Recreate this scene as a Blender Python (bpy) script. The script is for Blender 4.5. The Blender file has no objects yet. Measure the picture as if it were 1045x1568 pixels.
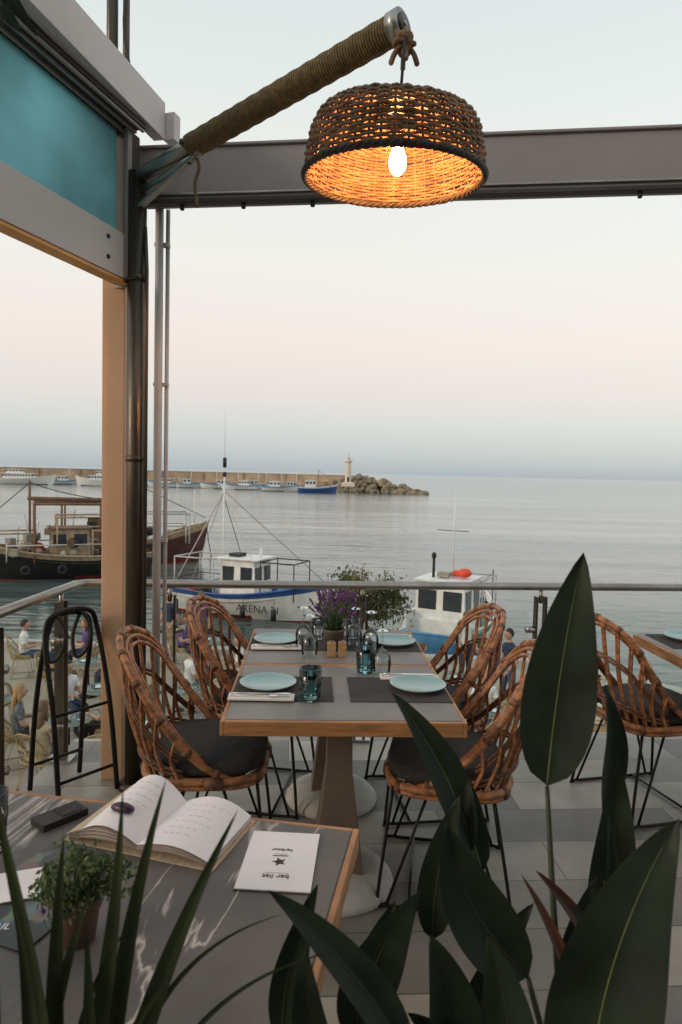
import bpy, bmesh, math, random
from math import sin, cos, pi, radians, sqrt
from mathutils import Vector, Matrix, Euler
random.seed(7)
S = bpy.context.scene
def V(*a): return Vector(a)
def srgb(r,g,b):
    f=lambda c:(c/255/12.92) if c/255<=0.04045 else ((c/255+0.055)/1.055)**2.4
    return (f(r),f(g),f(b),1)
# ------------------------------------------------------------------ materials
def mat(name,col,rough=.6,metal=0,var=.15,scale=8,bump=0,bscale=None,stretch=(1,1,1),spec=.5,emit=None,estr=0,detail=5):
    m=bpy.data.materials.new(name); m.use_nodes=True
    nt=m.node_tree; N=nt.nodes; L=nt.links
    b=N['Principled BSDF']
    tc=N.new('ShaderNodeTexCoord'); mp=N.new('ShaderNodeMapping'); mp.inputs['Scale'].default_value=stretch
    L.new(tc.outputs['Object'],mp.inputs['Vector'])
    n=N.new('ShaderNodeTexNoise'); n.inputs['Scale'].default_value=scale; n.inputs['Detail'].default_value=detail
    L.new(mp.outputs[0],n.inputs['Vector'])
    r=N.new('ShaderNodeValToRGB')
    c=[x for x in col[:3]]
    r.color_ramp.elements[0].position=.3; r.color_ramp.elements[1].position=.7
    r.color_ramp.elements[0].color=(*[max(0,x*(1-var)) for x in c],1)
    r.color_ramp.elements[1].color=(*[min(1,x*(1+var)) for x in c],1)
    L.new(n.outputs['Fac'],r.inputs['Fac']); L.new(r.outputs[0],b.inputs['Base Color'])
    b.inputs['Roughness'].default_value=rough; b.inputs['Metallic'].default_value=metal
    b.inputs['Specular IOR Level'].default_value=spec
    if emit:
        b.inputs['Emission Color'].default_value=(*emit[:3],1); b.inputs['Emission Strength'].default_value=estr
    if bump:
        n2=N.new('ShaderNodeTexNoise'); n2.inputs['Scale'].default_value=bscale or scale*4; n2.inputs['Detail'].default_value=4
        L.new(mp.outputs[0],n2.inputs['Vector'])
        bp=N.new('ShaderNodeBump'); bp.inputs['Strength'].default_value=bump; bp.inputs['Distance'].default_value=.01
        L.new(n2.outputs['Fac'],bp.inputs['Height']); L.new(bp.outputs[0],b.inputs['Normal'])
    return m
def translucent(name,col,fac=.5,var=.15,scale=3,rough=.5,spec=.5):
    m=mat(name,col,rough,var=var,scale=scale,spec=spec); nt=m.node_tree;N=nt.nodes;L=nt.links
    b=N['Principled BSDF']; t=N.new('ShaderNodeBsdfTranslucent'); mx=N.new('ShaderNodeMixShader'); mx.inputs[0].default_value=fac
    src=b.inputs['Base Color'].links[0].from_socket; L.new(src,t.inputs['Color'])
    L.new(b.outputs[0],mx.inputs[1]); L.new(t.outputs[0],mx.inputs[2]); L.new(mx.outputs[0],N['Material Output'].inputs[0])
    return m
def glassmat(name,col,gl=.12,rough=.02):
    m=bpy.data.materials.new(name); m.use_nodes=True; nt=m.node_tree;N=nt.nodes;L=nt.links
    N.remove(N['Principled BSDF'])
    t=N.new('ShaderNodeBsdfTransparent'); t.inputs[0].default_value=col
    g=N.new('ShaderNodeBsdfGlossy'); g.inputs['Roughness'].default_value=rough; g.inputs[0].default_value=(1,1,1,1)
    lw=N.new('ShaderNodeLayerWeight'); lw.inputs[0].default_value=gl
    n=N.new('ShaderNodeTexNoise'); n.inputs['Scale'].default_value=2.5
    mm=N.new('ShaderNodeMath'); mm.operation='MULTIPLY_ADD'; mm.inputs[1].default_value=.02; L.new(n.outputs['Fac'],mm.inputs[0]); L.new(lw.outputs['Fresnel'],mm.inputs[2])
    mx=N.new('ShaderNodeMixShader'); L.new(mm.outputs[0],mx.inputs[0]); L.new(t.outputs[0],mx.inputs[1]); L.new(g.outputs[0],mx.inputs[2])
    L.new(mx.outputs[0],N['Material Output'].inputs[0]); return m

M={}
M['steel']=mat('steel',(.34,.32,.29),.35,.9,.2,6,.1,40)
M['darksteel']=mat('dark_steel',(.075,.062,.046),.32,.6,.4,3,.15,30,stretch=(4,4,.6))
M['whitepipe']=mat('white_pipe',(.5,.48,.46),.5,0,.12,5)
M['column']=mat('painted_column',(.62,.37,.22),.6,0,.15,1.6,.15,30)
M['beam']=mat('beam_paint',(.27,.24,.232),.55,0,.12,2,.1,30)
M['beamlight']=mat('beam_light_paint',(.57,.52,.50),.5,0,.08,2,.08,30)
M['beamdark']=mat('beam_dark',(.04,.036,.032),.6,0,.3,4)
M['orangelit']=mat('warm_lit_edge',(.74,.38,.13),.6,0,.2,5)  # orange light along the lower beam edge, painted in as colour
M['awning']=translucent('awning_blue',(.31,.55,.61),.68,.30,1.6)
M['tabletop']=mat('table_top_slate',(.205,.195,.187),.5,0,.18,5,.15,60)
M['wood']=mat('table_edge_wood',(.40,.19,.075),.5,0,.35,9,.15,40,stretch=(1,1,9))
M['pedestal']=mat('pedestal_brown',(.14,.105,.08),.6,0,.15,6)
M['concrete']=mat('pedestal_base',(.42,.40,.37),.7,0,.15,10,.2,60)
M['black']=mat('black_metal',(.014,.013,.012),.4,.5,.3,8)
M['blackmatte']=mat('black_matte',(.016,.015,.015),.6,0,.3,8)
M['rattan']=mat('rattan',(.32,.135,.055),.42,0,.6,22,.4,90,stretch=(1,1,2))
M['rattan2']=mat('rattan_wrap',(.15,.065,.03),.5,0,.5,60,.4,120)
M['cushion']=mat('cushion_fabric',(.037,.034,.033),.9,0,.25,40,.5,300)
M['lampweave']=mat('lamp_wicker',(.25,.14,.07),.55,0,.45,18,.3,150)
M['lampdark']=mat('lamp_wicker_dark',(.05,.035,.025),.6,0,.4,30)
M['bulb']=mat('lamp_bulb',(1,.9,.7),.4,emit=(1,.42,.15),estr=420)
M['rope']=mat('rope',(.18,.12,.05),.85,0,.35,50,.6,250)
M['rope2']=mat('rope_twine',(.22,.14,.07),.85,0,.35,50,.6,250)
M['plate']=mat('plate_turquoise',(.25,.42,.43),.18,0,.1,5)
M['platerim']=mat('plate_rim',(.6,.66,.64),.2,0,.1,5)
M['napkin']=mat('napkin',(.75,.73,.71),.9,0,.05,20,.2,90)
M['cutlery']=mat('cutlery',(.6,.6,.58),.2,1,.1,5)
M['glass']=glassmat('clear_glass',(.93,.96,.96,1),.25)
M['glassteal']=glassmat('teal_glass',(.68,.89,.91,1),.3)
M['railglass']=glassmat('railing_glass',(.95,.975,.965,1),.025)
M['paper']=mat('paper',(.85,.83,.85),.85,0,.04,6)
M['paperedge']=mat('paper_edge',(.55,.42,.30),.85,0,.2,80,stretch=(1,1,20))
M['ink']=mat('ink',(.06,.05,.05),.8)
M['purple']=mat('purple_plastic',(.06,.025,.05),.35)
M['leaf']=translucent('strelitzia_leaf',(.024,.038,.024),.10,.45,9,.5,.25)
M['leafrib']=mat('strelitzia_rib',(.15,.20,.06),.5,0,.2,20)
M['leafred']=translucent('leaf_reddish',(.09,.035,.02),.2,.3,9,.5)
M['stem']=mat('plant_stem',(.038,.048,.02),.5,0,.3,10)
M['blade']=translucent('blade_leaf',(.030,.045,.018),.15,.45,9,.5,.25)
M['herb']=translucent('herb_leaf',(.09,.14,.06),.3,.4,60,.6)
M['herb2']=translucent('herb_leaf_light',(.19,.24,.10),.3,.3,60,.6)
M['olive']=translucent('shrub_leaf',(.06,.08,.025),.25,.4,8,.6)
M['olive2']=translucent('shrub_leaf_light',(.18,.16,.05),.25,.4,8,.6)
M['lav']=mat('lavender_flower',(.13,.06,.18),.8,0,.4,60)
M['pot']=mat('clay_pot',(.10,.085,.07),.8,0,.2,20)
M['terracotta']=mat('terracotta',(.13,.07,.045),.8,0,.2,20)
M['woodblock']=mat('wood_block',(.45,.28,.14),.6,0,.3,20,stretch=(1,1,6))
M['bark']=mat('bark',(.09,.07,.05),.9,0,.3,15,.8,40)
M['white']=mat('boat_white',(.76,.75,.72),.4,0,.14,3,.05,20)
M['blue']=mat('boat_blue',(.03,.09,.28),.45,0,.2,3)
M['cyan']=mat('boat_lightblue',(.09,.27,.50),.45,0,.2,3)
M['red']=mat('boat_red',(.22,.03,.02),.5,0,.3,3)
M['orange']=mat('buoy_orange',(.75,.07,.02),.5,0,.1,3)
M['maroon']=mat('boat_maroon',(.09,.035,.025),.55,0,.35,3)
M['hullblack']=mat('boat_black',(.018,.020,.018),.5,0,.3,3)
M['boatwood']=mat('boat_wood',(.17,.09,.05),.7,0,.35,5)
M['boatlight']=mat('boat_pale_wood',(.38,.28,.18),.7,0,.35,5)
M['deck']=mat('boat_deck',(.30,.27,.22),.7,0,.25,4)
M['window']=mat('window_dark',(.04,.05,.055),.12,0,.2,3)
M['cream']=mat('lighthouse_cream',(.72,.62,.50),.7,0,.1,.7)
M['wallstone']=mat('breakwater_stone',(.38,.29,.205),.9,0,.3,.25,.6,2,detail=8)
M['rock']=mat('rock',(.24,.195,.13),.9,0,.5,.35,.8,2,detail=8)
M['quay']=mat('quay_paving',(.36,.30,.24),.85,0,.2,1.2,.3,12)
M['ltchair']=mat('cane_light',(.34,.25,.12),.7,0,.3,20)
M['lttable']=mat('cafe_table_top',(.10,.14,.13),.3,0,.3,6)
M['skin']=mat('skin',(.46,.26,.18),.55,0,.06,8)
M['lips']=mat('lips',(.35,.10,.09),.5)
M['eye']=mat('eye_dark',(.02,.015,.01),.3)
M['hair_dark']=mat('hair_dark',(.02,.014,.01),.6,0,.4,60,.5,150,stretch=(1,1,.1))
M['hair_blond']=mat('hair_blond',(.38,.22,.09),.6,0,.4,60,.5,150,stretch=(1,1,.1))
M['hair_brown']=mat('hair_brown',(.13,.065,.03),.6,0,.4,60,.5,150,stretch=(1,1,.1))
def cloth(n,c,var=.12,scale=14): M[n]=mat('cloth_'+n,c,.9,0,var,scale,.3,60)
cloth('c_white',(.7,.7,.69)); cloth('c_navy',(.02,.035,.07)); cloth('c_purple',(.14,.07,.22)); cloth('c_black',(.02,.02,.022))
cloth('c_pattern',(.13,.13,.14),.8,30); cloth('c_jean',(.06,.09,.15)); cloth('c_beige',(.35,.28,.2)); cloth('c_teal',(.05,.2,.22)); cloth('c_pink',(.5,.2,.18))

# ------------------------------------------------------------------ mesh builder
class MB:
    def __init__(s): s.v=[];s.f=[];s.mi=[];s.mats=[];s.M=Matrix.Identity(4);s.sm=[]
    def mid(s,m):
        m=M[m] if isinstance(m,str) else m
        if m not in s.mats: s.mats.append(m)
        return s.mats.index(m)
    def add(s,vs,fs,m,smooth=True):
        o=len(s.v); s.v+= [tuple(s.M@Vector(v)) for v in vs]
        k=s.mid(m)
        for f in fs: s.f.append([i+o for i in f]); s.mi.append(k); s.sm.append(smooth)
    def box(s,c,d,m,R=None,taper=1):
        R=R or Matrix.Identity(3); c=Vector(c); vs=[]
        for z in(-1,1):
            k=taper if z>0 else 1
            for x,y in((-1,-1),(1,-1),(1,1),(-1,1)): vs.append(c+R@Vector((x*d[0]/2*k,y*d[1]/2*k,z*d[2]/2)))
        s.add(vs,[[3,2,1,0],[4,5,6,7],[0,1,5,4],[1,2,6,5],[2,3,7,6],[3,0,4,7]],m,False)
    def beam(s,a,b,w,h,m,up=(0,0,1)):
        a=Vector(a);b=Vector(b);d=(b-a);L=d.length;d.normalize();u=Vector(up);x=d.cross(u).normalized();u=x.cross(d)
        R=Matrix((x,d,u)).transposed(); s.box((a+b)/2,(w,L,h),m,R)
    def tube(s,path,r,m,n=8,closed=False,caps=True,flat=1,upv=None):
        P=[Vector(p) for p in path]; k=len(P)
        if not isinstance(r,(list,tuple)): r=[r]*k
        T=[]
        for i in range(k):
            if closed: t=P[(i+1)%k]-P[i-1]
            else: t=P[min(i+1,k-1)]-P[max(i-1,0)]
            T.append(t.normalized() if t.length>1e-9 else Vector((0,0,1)))
        u=Vector(upv) if upv else (Vector((0,0,1)) if abs(T[0].z)<.9 else Vector((1,0,0)))
        vs=[];fs=[]
        for i in range(k):
            u=(u-T[i]*u.dot(T[i]))
            if u.length<1e-6: u=T[i].orthogonal()
            u.normalize(); w=T[i].cross(u)
            for j in range(n):
                a=2*pi*j/n; vs.append(P[i]+(u*cos(a)*flat+w*sin(a))*r[i])
        rng=k if closed else k-1
        for i in range(rng):
            for j in range(n):
                a=i*n+j;b=i*n+(j+1)%n;c=((i+1)%k)*n+(j+1)%n;d=((i+1)%k)*n+j; fs.append([a,b,c,d])
        if caps and not closed:
            fs.append(list(range(n))[::-1]); fs.append([(k-1)*n+j for j in range(n)])
        s.add(vs,fs,m)
    def cyl(s,a,b,r,m,n=16,r2=None): s.tube([a,b],[r,r if r2 is None else r2],m,n)
    def lathe(s,prof,c,m,n=32,axis=None):
        c=Vector(c);R=axis or Matrix.Identity(3);vs=[];fs=[]
        for (r,z) in prof:
            for j in range(n):
                a=2*pi*j/n; vs.append(c+R@Vector((r*cos(a),r*sin(a),z)))
        for i in range(len(prof)-1):
            for j in range(n): fs.append([i*n+j,i*n+(j+1)%n,(i+1)*n+(j+1)%n,(i+1)*n+j])
        s.add(vs,fs,m)
    def ell(s,c,rad,m,n=14,k=9,R=None,fn=None):
        c=Vector(c);R=R or Matrix.Identity(3);vs=[];fs=[]
        for i in range(k+1):
            t=pi*i/k
            for j in range(n):
                a=2*pi*j/n; p=Vector((sin(t)*cos(a),sin(t)*sin(a),-cos(t)))
                if fn: p=fn(p)
                vs.append(c+R@Vector((p.x*rad[0],p.y*rad[1],p.z*rad[2])))
        for i in range(k):
            for j in range(n): fs.append([i*n+j,i*n+(j+1)%n,(i+1)*n+(j+1)%n,(i+1)*n+j])
        s.add(vs,fs,m)
    def build(s,name,bevel=0,loc=None,rot=0,parent=None):
        me=bpy.data.meshes.new(name); me.from_pydata(s.v,[],s.f)
        for m in s.mats: me.materials.append(m)
        me.polygons.foreach_set('material_index',s.mi); me.polygons.foreach_set('use_smooth',s.sm); me.update()
        o=bpy.data.objects.new(name,me); S.collection.objects.link(o)
        if loc: o.location=loc
        o.rotation_euler=(0,0,rot)
        if bevel:
            b=o.modifiers.new('bevel','BEVEL'); b.width=bevel; b.segments=2; b.limit_method='ANGLE'; b.angle_limit=radians(50)
        if parent: o.parent=parent
        return o
def inst(o,loc,rot=0,sc=1):
    q=bpy.data.objects.new(o.name.split('.')[0],o.data); S.collection.objects.link(q); q.location=loc; q.rotation_euler=(0,0,rot); q.scale=(sc,)*3
    return q
def smooth_path(P,k=6):
    P=[Vector(p) for p in P]; out=[]; n=len(P)
    for i in range(n-1):
        g=lambda j:P[max(0,min(n-1,j))]
        a,b,c,d=g(i-1),g(i),g(i+1),g(i+2)
        for q in range(k):
            t=q/k; out.append(.5*((2*b)+(-a+c)*t+(2*a-5*b+4*c-d)*t*t+(-a+3*b-3*c+d)*t**3))
    out.append(P[-1]); return out
def text(body,size,loc,rot,m,parent,name='lettering',ext=.0005):
    c=bpy.data.curves.new(name,'FONT'); c.body=body; c.size=size; c.align_x='CENTER'; c.align_y='CENTER'; c.extrude=ext
    c.materials.append(M[m]); o=bpy.data.objects.new(name,c); S.collection.objects.link(o); o.parent=parent
    o.location=loc; o.rotation_euler=rot; return o

# ------------------------------------------------------------------ world + camera + light
w=bpy.data.worlds.new('World'); S.world=w; w.use_nodes=True; nt=w.node_tree;N=nt.nodes;L=nt.links
bg=N['Background']
sky=N.new('ShaderNodeTexSky'); sky.sky_type='NISHITA'; sky.sun_disc=False; sky.sun_elevation=radians(6); sky.sun_rotation=radians(250)
bg2=N.new('ShaderNodeBackground'); L.new(sky.outputs[0],bg2.inputs[0]); bg2.inputs[1].default_value=.05
tc=N.new('ShaderNodeTexCoord'); sp=N.new('ShaderNodeSeparateXYZ'); L.new(tc.outputs['Generated'],sp.inputs[0])
cr=N.new('ShaderNodeValToRGB'); L.new(sp.outputs['Z'],cr.inputs[0])
stops=[(0,(162,177,187)),(.025,(174,187,196)),(.065,(196,200,205)),(.11,(219,208,206)),(.18,(234,219,211)),(.28,(235,230,222)),(.42,(229,231,224)),(.60,(214,223,221)),(1,(190,204,210))]
e=cr.color_ramp.elements
e[0].position=0;e[0].color=srgb(*stops[0][1]);e[1].position=1;e[1].color=srgb(*stops[-1][1])
for p,c in stops[1:-1]:
    q=e.new(p); q.color=srgb(*c)
L.new(cr.outputs[0],bg.inputs[0]); bg.inputs[1].default_value=1.0
ad=N.new('ShaderNodeAddShader'); L.new(bg.outputs[0],ad.inputs[0]); L.new(bg2.outputs[0],ad.inputs[1]); L.new(ad.outputs[0],N['World Output'].inputs[0])
sl=bpy.data.lights.new('sun','SUN'); sl.energy=.9; sl.angle=radians(14); sl.color=(1,.82,.66)
so=bpy.data.objects.new('sun',sl); S.collection.objects.link(so)
d=Vector((.85,.40,-.36)); so.rotation_euler=d.to_track_quat('-Z','Y').to_euler()
cam=bpy.data.cameras.new('camera'); co=bpy.data.objects.new('camera',cam); S.collection.objects.link(co); S.camera=co
cam.sensor_fit='VERTICAL'; cam.sensor_height=36; cam.lens=24; cam.clip_start=.05; cam.clip_end=60000
cam.dof.use_dof=True; cam.dof.focus_distance=2.9; cam.dof.aperture_fstop=7.1
co.matrix_world=Matrix.Translation((0,0,1.57))@Matrix.Rotation(radians(90-3.26),4,'X')@Matrix.Rotation(radians(1.37),4,'Z')
S.view_settings.view_transform='Standard'

# ------------------------------------------------------------------ sea
sm=bpy.data.materials.new('sea_water'); sm.use_nodes=True; nt=sm.node_tree;N=nt.nodes;L=nt.links;b=N['Principled BSDF']
b.inputs['Roughness'].default_value=.10; b.inputs['IOR'].default_value=1.5
tc=N.new('ShaderNodeTexCoord')
mp=N.new('ShaderNodeMapping'); mp.inputs['Scale'].default_value=(.35,1,1); L.new(tc.outputs['Object'],mp.inputs[0])
mq=N.new('ShaderNodeMapping'); mq.inputs['Scale'].default_value=(.10,1,1); mq.inputs['Rotation'].default_value=(0,0,.06); L.new(tc.outputs['Object'],mq.inputs[0])
n1=N.new('ShaderNodeTexNoise'); n1.inputs['Scale'].default_value=1.5; n1.inputs['Detail'].default_value=5
n3=N.new('ShaderNodeTexNoise'); n3.inputs['Scale'].default_value=.28; n3.inputs['Detail'].default_value=3; L.new(mp.outputs[0],n3.inputs[0])
n2=N.new('ShaderNodeTexNoise'); n2.inputs['Scale'].default_value=.09; n2.inputs['Detail'].default_value=6; n2.inputs['Roughness'].default_value=.65
L.new(mp.outputs[0],n1.inputs[0]); L.new(mq.outputs[0],n2.inputs[0])
rr=N.new('ShaderNodeValToRGB'); rr.color_ramp.elements[0].color=(.10,.14,.15,1); rr.color_ramp.elements[1].color=(.40,.38,.34,1)  # light and dark ripple reflections, put into the water colour as streaks
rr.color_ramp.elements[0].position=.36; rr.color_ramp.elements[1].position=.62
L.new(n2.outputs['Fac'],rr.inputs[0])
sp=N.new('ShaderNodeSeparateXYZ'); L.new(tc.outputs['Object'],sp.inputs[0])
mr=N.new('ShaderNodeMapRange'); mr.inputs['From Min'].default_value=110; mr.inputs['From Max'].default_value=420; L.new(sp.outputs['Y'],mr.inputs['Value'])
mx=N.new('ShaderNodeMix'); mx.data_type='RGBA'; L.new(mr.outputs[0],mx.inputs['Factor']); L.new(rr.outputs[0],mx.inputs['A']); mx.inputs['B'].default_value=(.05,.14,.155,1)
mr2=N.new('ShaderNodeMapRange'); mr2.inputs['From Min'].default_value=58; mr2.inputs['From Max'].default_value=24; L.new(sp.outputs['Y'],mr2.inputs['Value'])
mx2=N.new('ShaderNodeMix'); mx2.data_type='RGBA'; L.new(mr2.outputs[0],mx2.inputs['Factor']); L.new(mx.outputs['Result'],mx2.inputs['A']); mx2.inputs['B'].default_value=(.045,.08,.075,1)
L.new(mx2.outputs['Result'],b.inputs['Base Color'])
bp=N.new('ShaderNodeBump'); bp.inputs['Strength'].default_value=.6; bp.inputs['Distance'].default_value=.16
bp2=N.new('ShaderNodeBump'); bp2.inputs['Strength'].default_value=.5; bp2.inputs['Distance'].default_value=.5
L.new(n3.outputs['Fac'],bp2.inputs['Height']); L.new(bp2.outputs[0],bp.inputs['Normal'])
L.new(n1.outputs['Fac'],bp.inputs['Height']); L.new(bp.outputs[0],b.inputs['Normal'])
SEA=-4.5
mb=MB(); mb.add([(-20000,-60,SEA),(20000,-60,SEA),(20000,30000,SEA),(-20000,30000,SEA)],[[0,1,2,3]],sm); mb.build('sea_water')

# ------------------------------------------------------------------ lower quay terrace
LT=-3.3
poly=[(-40,-6),(30,-6),(30,13.5),(9,14.2),(5.6,17.6),(-40,20)]
mb=MB(); n=len(poly)
mb.add([(x,y,LT) for x,y in poly]+[(x,y,LT-1.8) for x,y in poly],[list(range(n))]+[[i,(i+n),((i+1)%n)+n,(i+1)%n] for i in range(n)],'quay',False)
for a,b in zip(poly[2:-1],poly[3:]):
    mb.beam((a[0],a[1],LT+.06),(b[0],b[1],LT+.06),.35,.12,'concrete')
mb.build('quay_terrace_ground')

# ------------------------------------------------------------------ upper terrace floor
fm=bpy.data.materials.new('terrace_tiles'); fm.use_nodes=True; nt=fm.node_tree;N=nt.nodes;L=nt.links;b=N['Principled BSDF']
tc=N.new('ShaderNodeTexCoord'); mp=N.new('ShaderNodeMapping'); mp.inputs['Rotation'].default_value=(0,0,radians(-4)); L.new(tc.outputs['Object'],mp.inputs[0])
br=N.new('ShaderNodeTexBrick'); br.inputs['Scale'].default_value=1; br.inputs['Brick Width'].default_value=1.1; br.inputs['Row Height'].default_value=.28
br.inputs['Mortar Size'].default_value=.0025; br.inputs['Color1'].default_value=(.10,.093,.086,1); br.inputs['Color2'].default_value=(.40,.355,.30,1); br.inputs['Mortar'].default_value=(.07,.062,.055,1)
br.offset=.37
L.new(mp.outputs[0],br.inputs[0])
nn=N.new('ShaderNodeTexNoise'); nn.inputs['Scale'].default_value=4; nn.inputs['Detail'].default_value=9; nn.inputs['Roughness'].default_value=.6; L.new(mp.outputs[0],nn.inputs[0])
mx=N.new('ShaderNodeMix'); mx.data_type='RGBA'; mx.blend_type='OVERLAY'; mx.inputs['Factor'].default_value=.5; L.new(br.outputs[0],mx.inputs['A']); L.new(nn.outputs['Fac'],mx.inputs['B'])
L.new(mx.outputs['Result'],b.inputs['Base Color']); b.inputs['Roughness'].default_value=.45
bp=N.new('ShaderNodeBump'); bp.inputs['Strength'].default_value=.25; bp.inputs['Distance'].default_value=.01; L.new(nn.outputs['Fac'],bp.inputs['Height']); L.new(bp.outputs[0],b.inputs['Normal'])
C0=V(-1.5,3.86,0); C1=V(4.6,4.47,0)
mb=MB(); poly=[(-1.8,-3.2),(4.6,-3.2),(C1.x,C1.y),(C0.x,C0.y)]
mb.add([(x,y,0) for x,y in poly],[[0,1,2,3]],fm,False)
mb.add([(x,y,0) for x,y in poly]+[(x,y,-.3) for x,y in poly],[[i,i+4,(i+1)%4+4,(i+1)%4] for i in range(4)]+[[7,6,5,4]],'concrete',False)
mb.build('terrace_floor')
mb=MB(); mb.box((1.4,-1.2,-1.8),(6.2,4,2.99),'quay'); mb.build('terrace_base_wall')

# unseen wall and roof added behind and above the viewpoint to shade the foreground
mb=MB(); mb.box((1.4,-3.3,.05),(7,.2,6.9),'beamlight')
for x in(-1.1,.4,1.9,3.4): mb.box((x,-3.19,1.1),(1.1,.03,2.2),'window'); mb.box((x,-3.18,2.24),(1.2,.05,.07),'beam')
mb.build('unseen_shade_wall')
mb=MB(); mb.box((1.2,-1.0,3.5),(6.4,4.4,.12),'beam')  # roof slab out of view, added to keep sky light off the near table
for y in(-2.6,-1.6,-.6,.4,1.0): mb.box((1.2,y,3.40),(6.2,.08,.1),'beam')
mb.build('unseen_shade_roof')

# ------------------------------------------------------------------ railing
mb=MB(); RH=.92
A=V(-1.456,3.79,0); B=V(2.09,4.15,0); dr=(B-A).normalized(); E=A+dr*6.0
Ln=V(-1.49,2.98,0); dl=(Ln-A).normalized(); F=A+dl*4.6
r=.024
mb.tube([F+V(0,0,RH),A-dl*-.05+V(0,0,RH),A+dr*.05+V(0,0,RH),E+V(0,0,RH)],r,'steel',12)
def rpost(p,dr):
    nrm=V(-dr.y,dr.x,0)
    for s_ in(-1,1): mb.beam(p+dr*.028*s_+V(0,0,0.0),p+dr*.028*s_+V(0,0,RH-.06),.045,.012,'darksteel',up=dr)
    mb.cyl(p+V(0,0,RH-.1),p+V(0,0,RH-.01),.012,'steel',10)
    mb.box(p+V(0,0,.008),(.13,.1,.016),'steel')
    for z in(.2,.66):
        for s_ in(-1,1):
            mb.cyl(p+dr*.03*s_+V(0,0,z),p+dr*.085*s_+V(0,0,z),.022,'steel',12)
            mb.cyl(p+dr*.05*s_+V(0,0,z)-nrm*.03,p+dr*.05*s_+V(0,0,z)+nrm*.03,.014,'steel',10)
ds=[.5,1.6,2.68,3.9,5.1]
for q in ds: rpost(A+dr*q,dr)
dls=[.22,.86,2.0,3.1,4.2]
for q in dls: rpost(A+dl*q,dl)
rail=mb.build('terrace_railing')
mb=MB()
def panels(A,dr,ds):
    for a,b in zip(ds[:-1],ds[1:]):
        mb.beam(A+dr*(a+.07)+V(0,0,.44),A+dr*(b-.07)+V(0,0,.44),.010,.66,'railglass')
panels(A,dr,[-.02]+ds); panels(A,dl,[0.0]+dls)
g=mb.build('glass_panels',parent=rail)

# ------------------------------------------------------------------ post / frame structure
mb=MB()
mb.box((-1.125,3.41,1.26),(.11,.11,2.52),'column')
mb.build('support_column',bevel=.004)
mb=MB()
mb.cyl((-.99,3.28,0),(-.99,3.28,2.95),.044,'darksteel',20); mb.cyl((-.99,3.28,0),(-.99,3.28,.03),.07,'darksteel',20)
for z in(.75,1.6,2.45): mb.cyl((-.99,3.28,z),(-.99,3.28,z+.03),.047,'darksteel',20)
mb.tube([(-.935,3.25,.02),(-.935,3.25,2.5),(-.95,3.27,2.7)],.010,'darksteel',8)
for z in (2.6,2.8): mb.cyl((-1.06,3.33,z),(-.99,3.29,z),.015,'steel')
mb.build('steel_lamp_post')
mb=MB(); mb.cyl((-.95,3.52,0),(-.95,3.52,2.9),.021,'whitepipe',14); mb.cyl((-.912,3.54,0),(-.912,3.54,2.88),.011,'whitepipe',12)
for z in(.4,1.2,2.0,2.7): mb.box((-.937,3.53,z),(.075,.03,.018),'whitepipe')
mb.build('drain_pipe')
mb=MB()
a=V(-1.02,3.47,0);b=V(3.3,2.91,0);up=V(0,0,1)
mb.beam(a+up*2.995,b+up*2.995,.12,.24,'beam')
dd=(b-a).normalized(); nn_=V(dd.y,-dd.x,0)
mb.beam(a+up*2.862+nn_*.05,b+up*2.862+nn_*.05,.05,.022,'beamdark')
mb.beam(a+up*2.895+nn_*.066,b+up*2.895+nn_*.066,.014,.012,'steel')
mb.beam(a+up*3.122,b+up*3.122,.15,.014,'beam')
for t in(.12,.42,.75,1.35,2.2,3.1):
    p=a+dd*(t*1.02+.1)+nn_*.05; mb.cyl(p+up*2.825,p+up*2.853,.011,'blackmatte',8)
mb.build('roof_beam',bevel=.004)
mb=MB()
c=V(-1.07,3.31,0); f=V(-1.28,2.57,0); dv=(f-c).normalized(); e_=c+dv*3.3; nr=V(-dv.y,dv.x,0)
if nr.x<0: nr=-nr
RZ=Matrix.Rotation(math.atan2(dv.y,dv.x),3,'Z')
mb.beam(c+up*2.56-dv*.02,e_+up*2.56,.08,.205,'beamlight')
mb.beam(c+up*2.448,e_+up*2.448,.07,.016,'orangelit')
for q,z in((.17,2.52),(.17,2.61),(1.4,2.56)): mb.cyl(c+dv*q+up*z+nr*.038,c+dv*q+up*z+nr*.048,.010,'blackmatte',10)
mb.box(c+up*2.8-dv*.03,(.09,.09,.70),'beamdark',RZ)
mb.box(c+up*2.8+nr*.05+dv*.03,(.035,.02,.68),'beam',RZ)
mb.box(c+up*2.555-dv*.035,(.02,.12,.24),'beam',RZ)
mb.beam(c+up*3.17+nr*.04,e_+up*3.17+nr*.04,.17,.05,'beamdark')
for o_ in(-.03,.02,.07,.11): mb.beam(c+up*3.139+nr*o_,e_+up*3.139+nr*o_,.014,.014,'beam')
o1=V(-.90,3.42,0); o2=o1+(V(-1.11,2.44,0)-V(-.90,3.40,0)).normalized()*3.4
mb.beam(o1+up*3.255-nr*.03,o2+up*3.255-nr*.03,.06,.175,'beamlight')
mb.beam(o1+up*3.235+V(.02,.01,0)-dv*.05,o1+up*3.235+V(.02,.01,0)+dv*.01,.06,.13,'beamlight')
mb.build('canopy_frame',bevel=.003)
mb=MB(); mb.beam(c+up*2.9+dv*.04-nr*.01,e_+up*2.9-nr*.01,.006,.48,'awning'); mb.build('blue_awning_panel')
mb=MB(); mb.cyl((-1.26,3.72,2.9),(-1.26,3.72,4.9),.03,'darksteel',12); mb.cyl((-1.19,3.73,2.9),(-1.19,3.73,4.9),.018,'darksteel',12)
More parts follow.
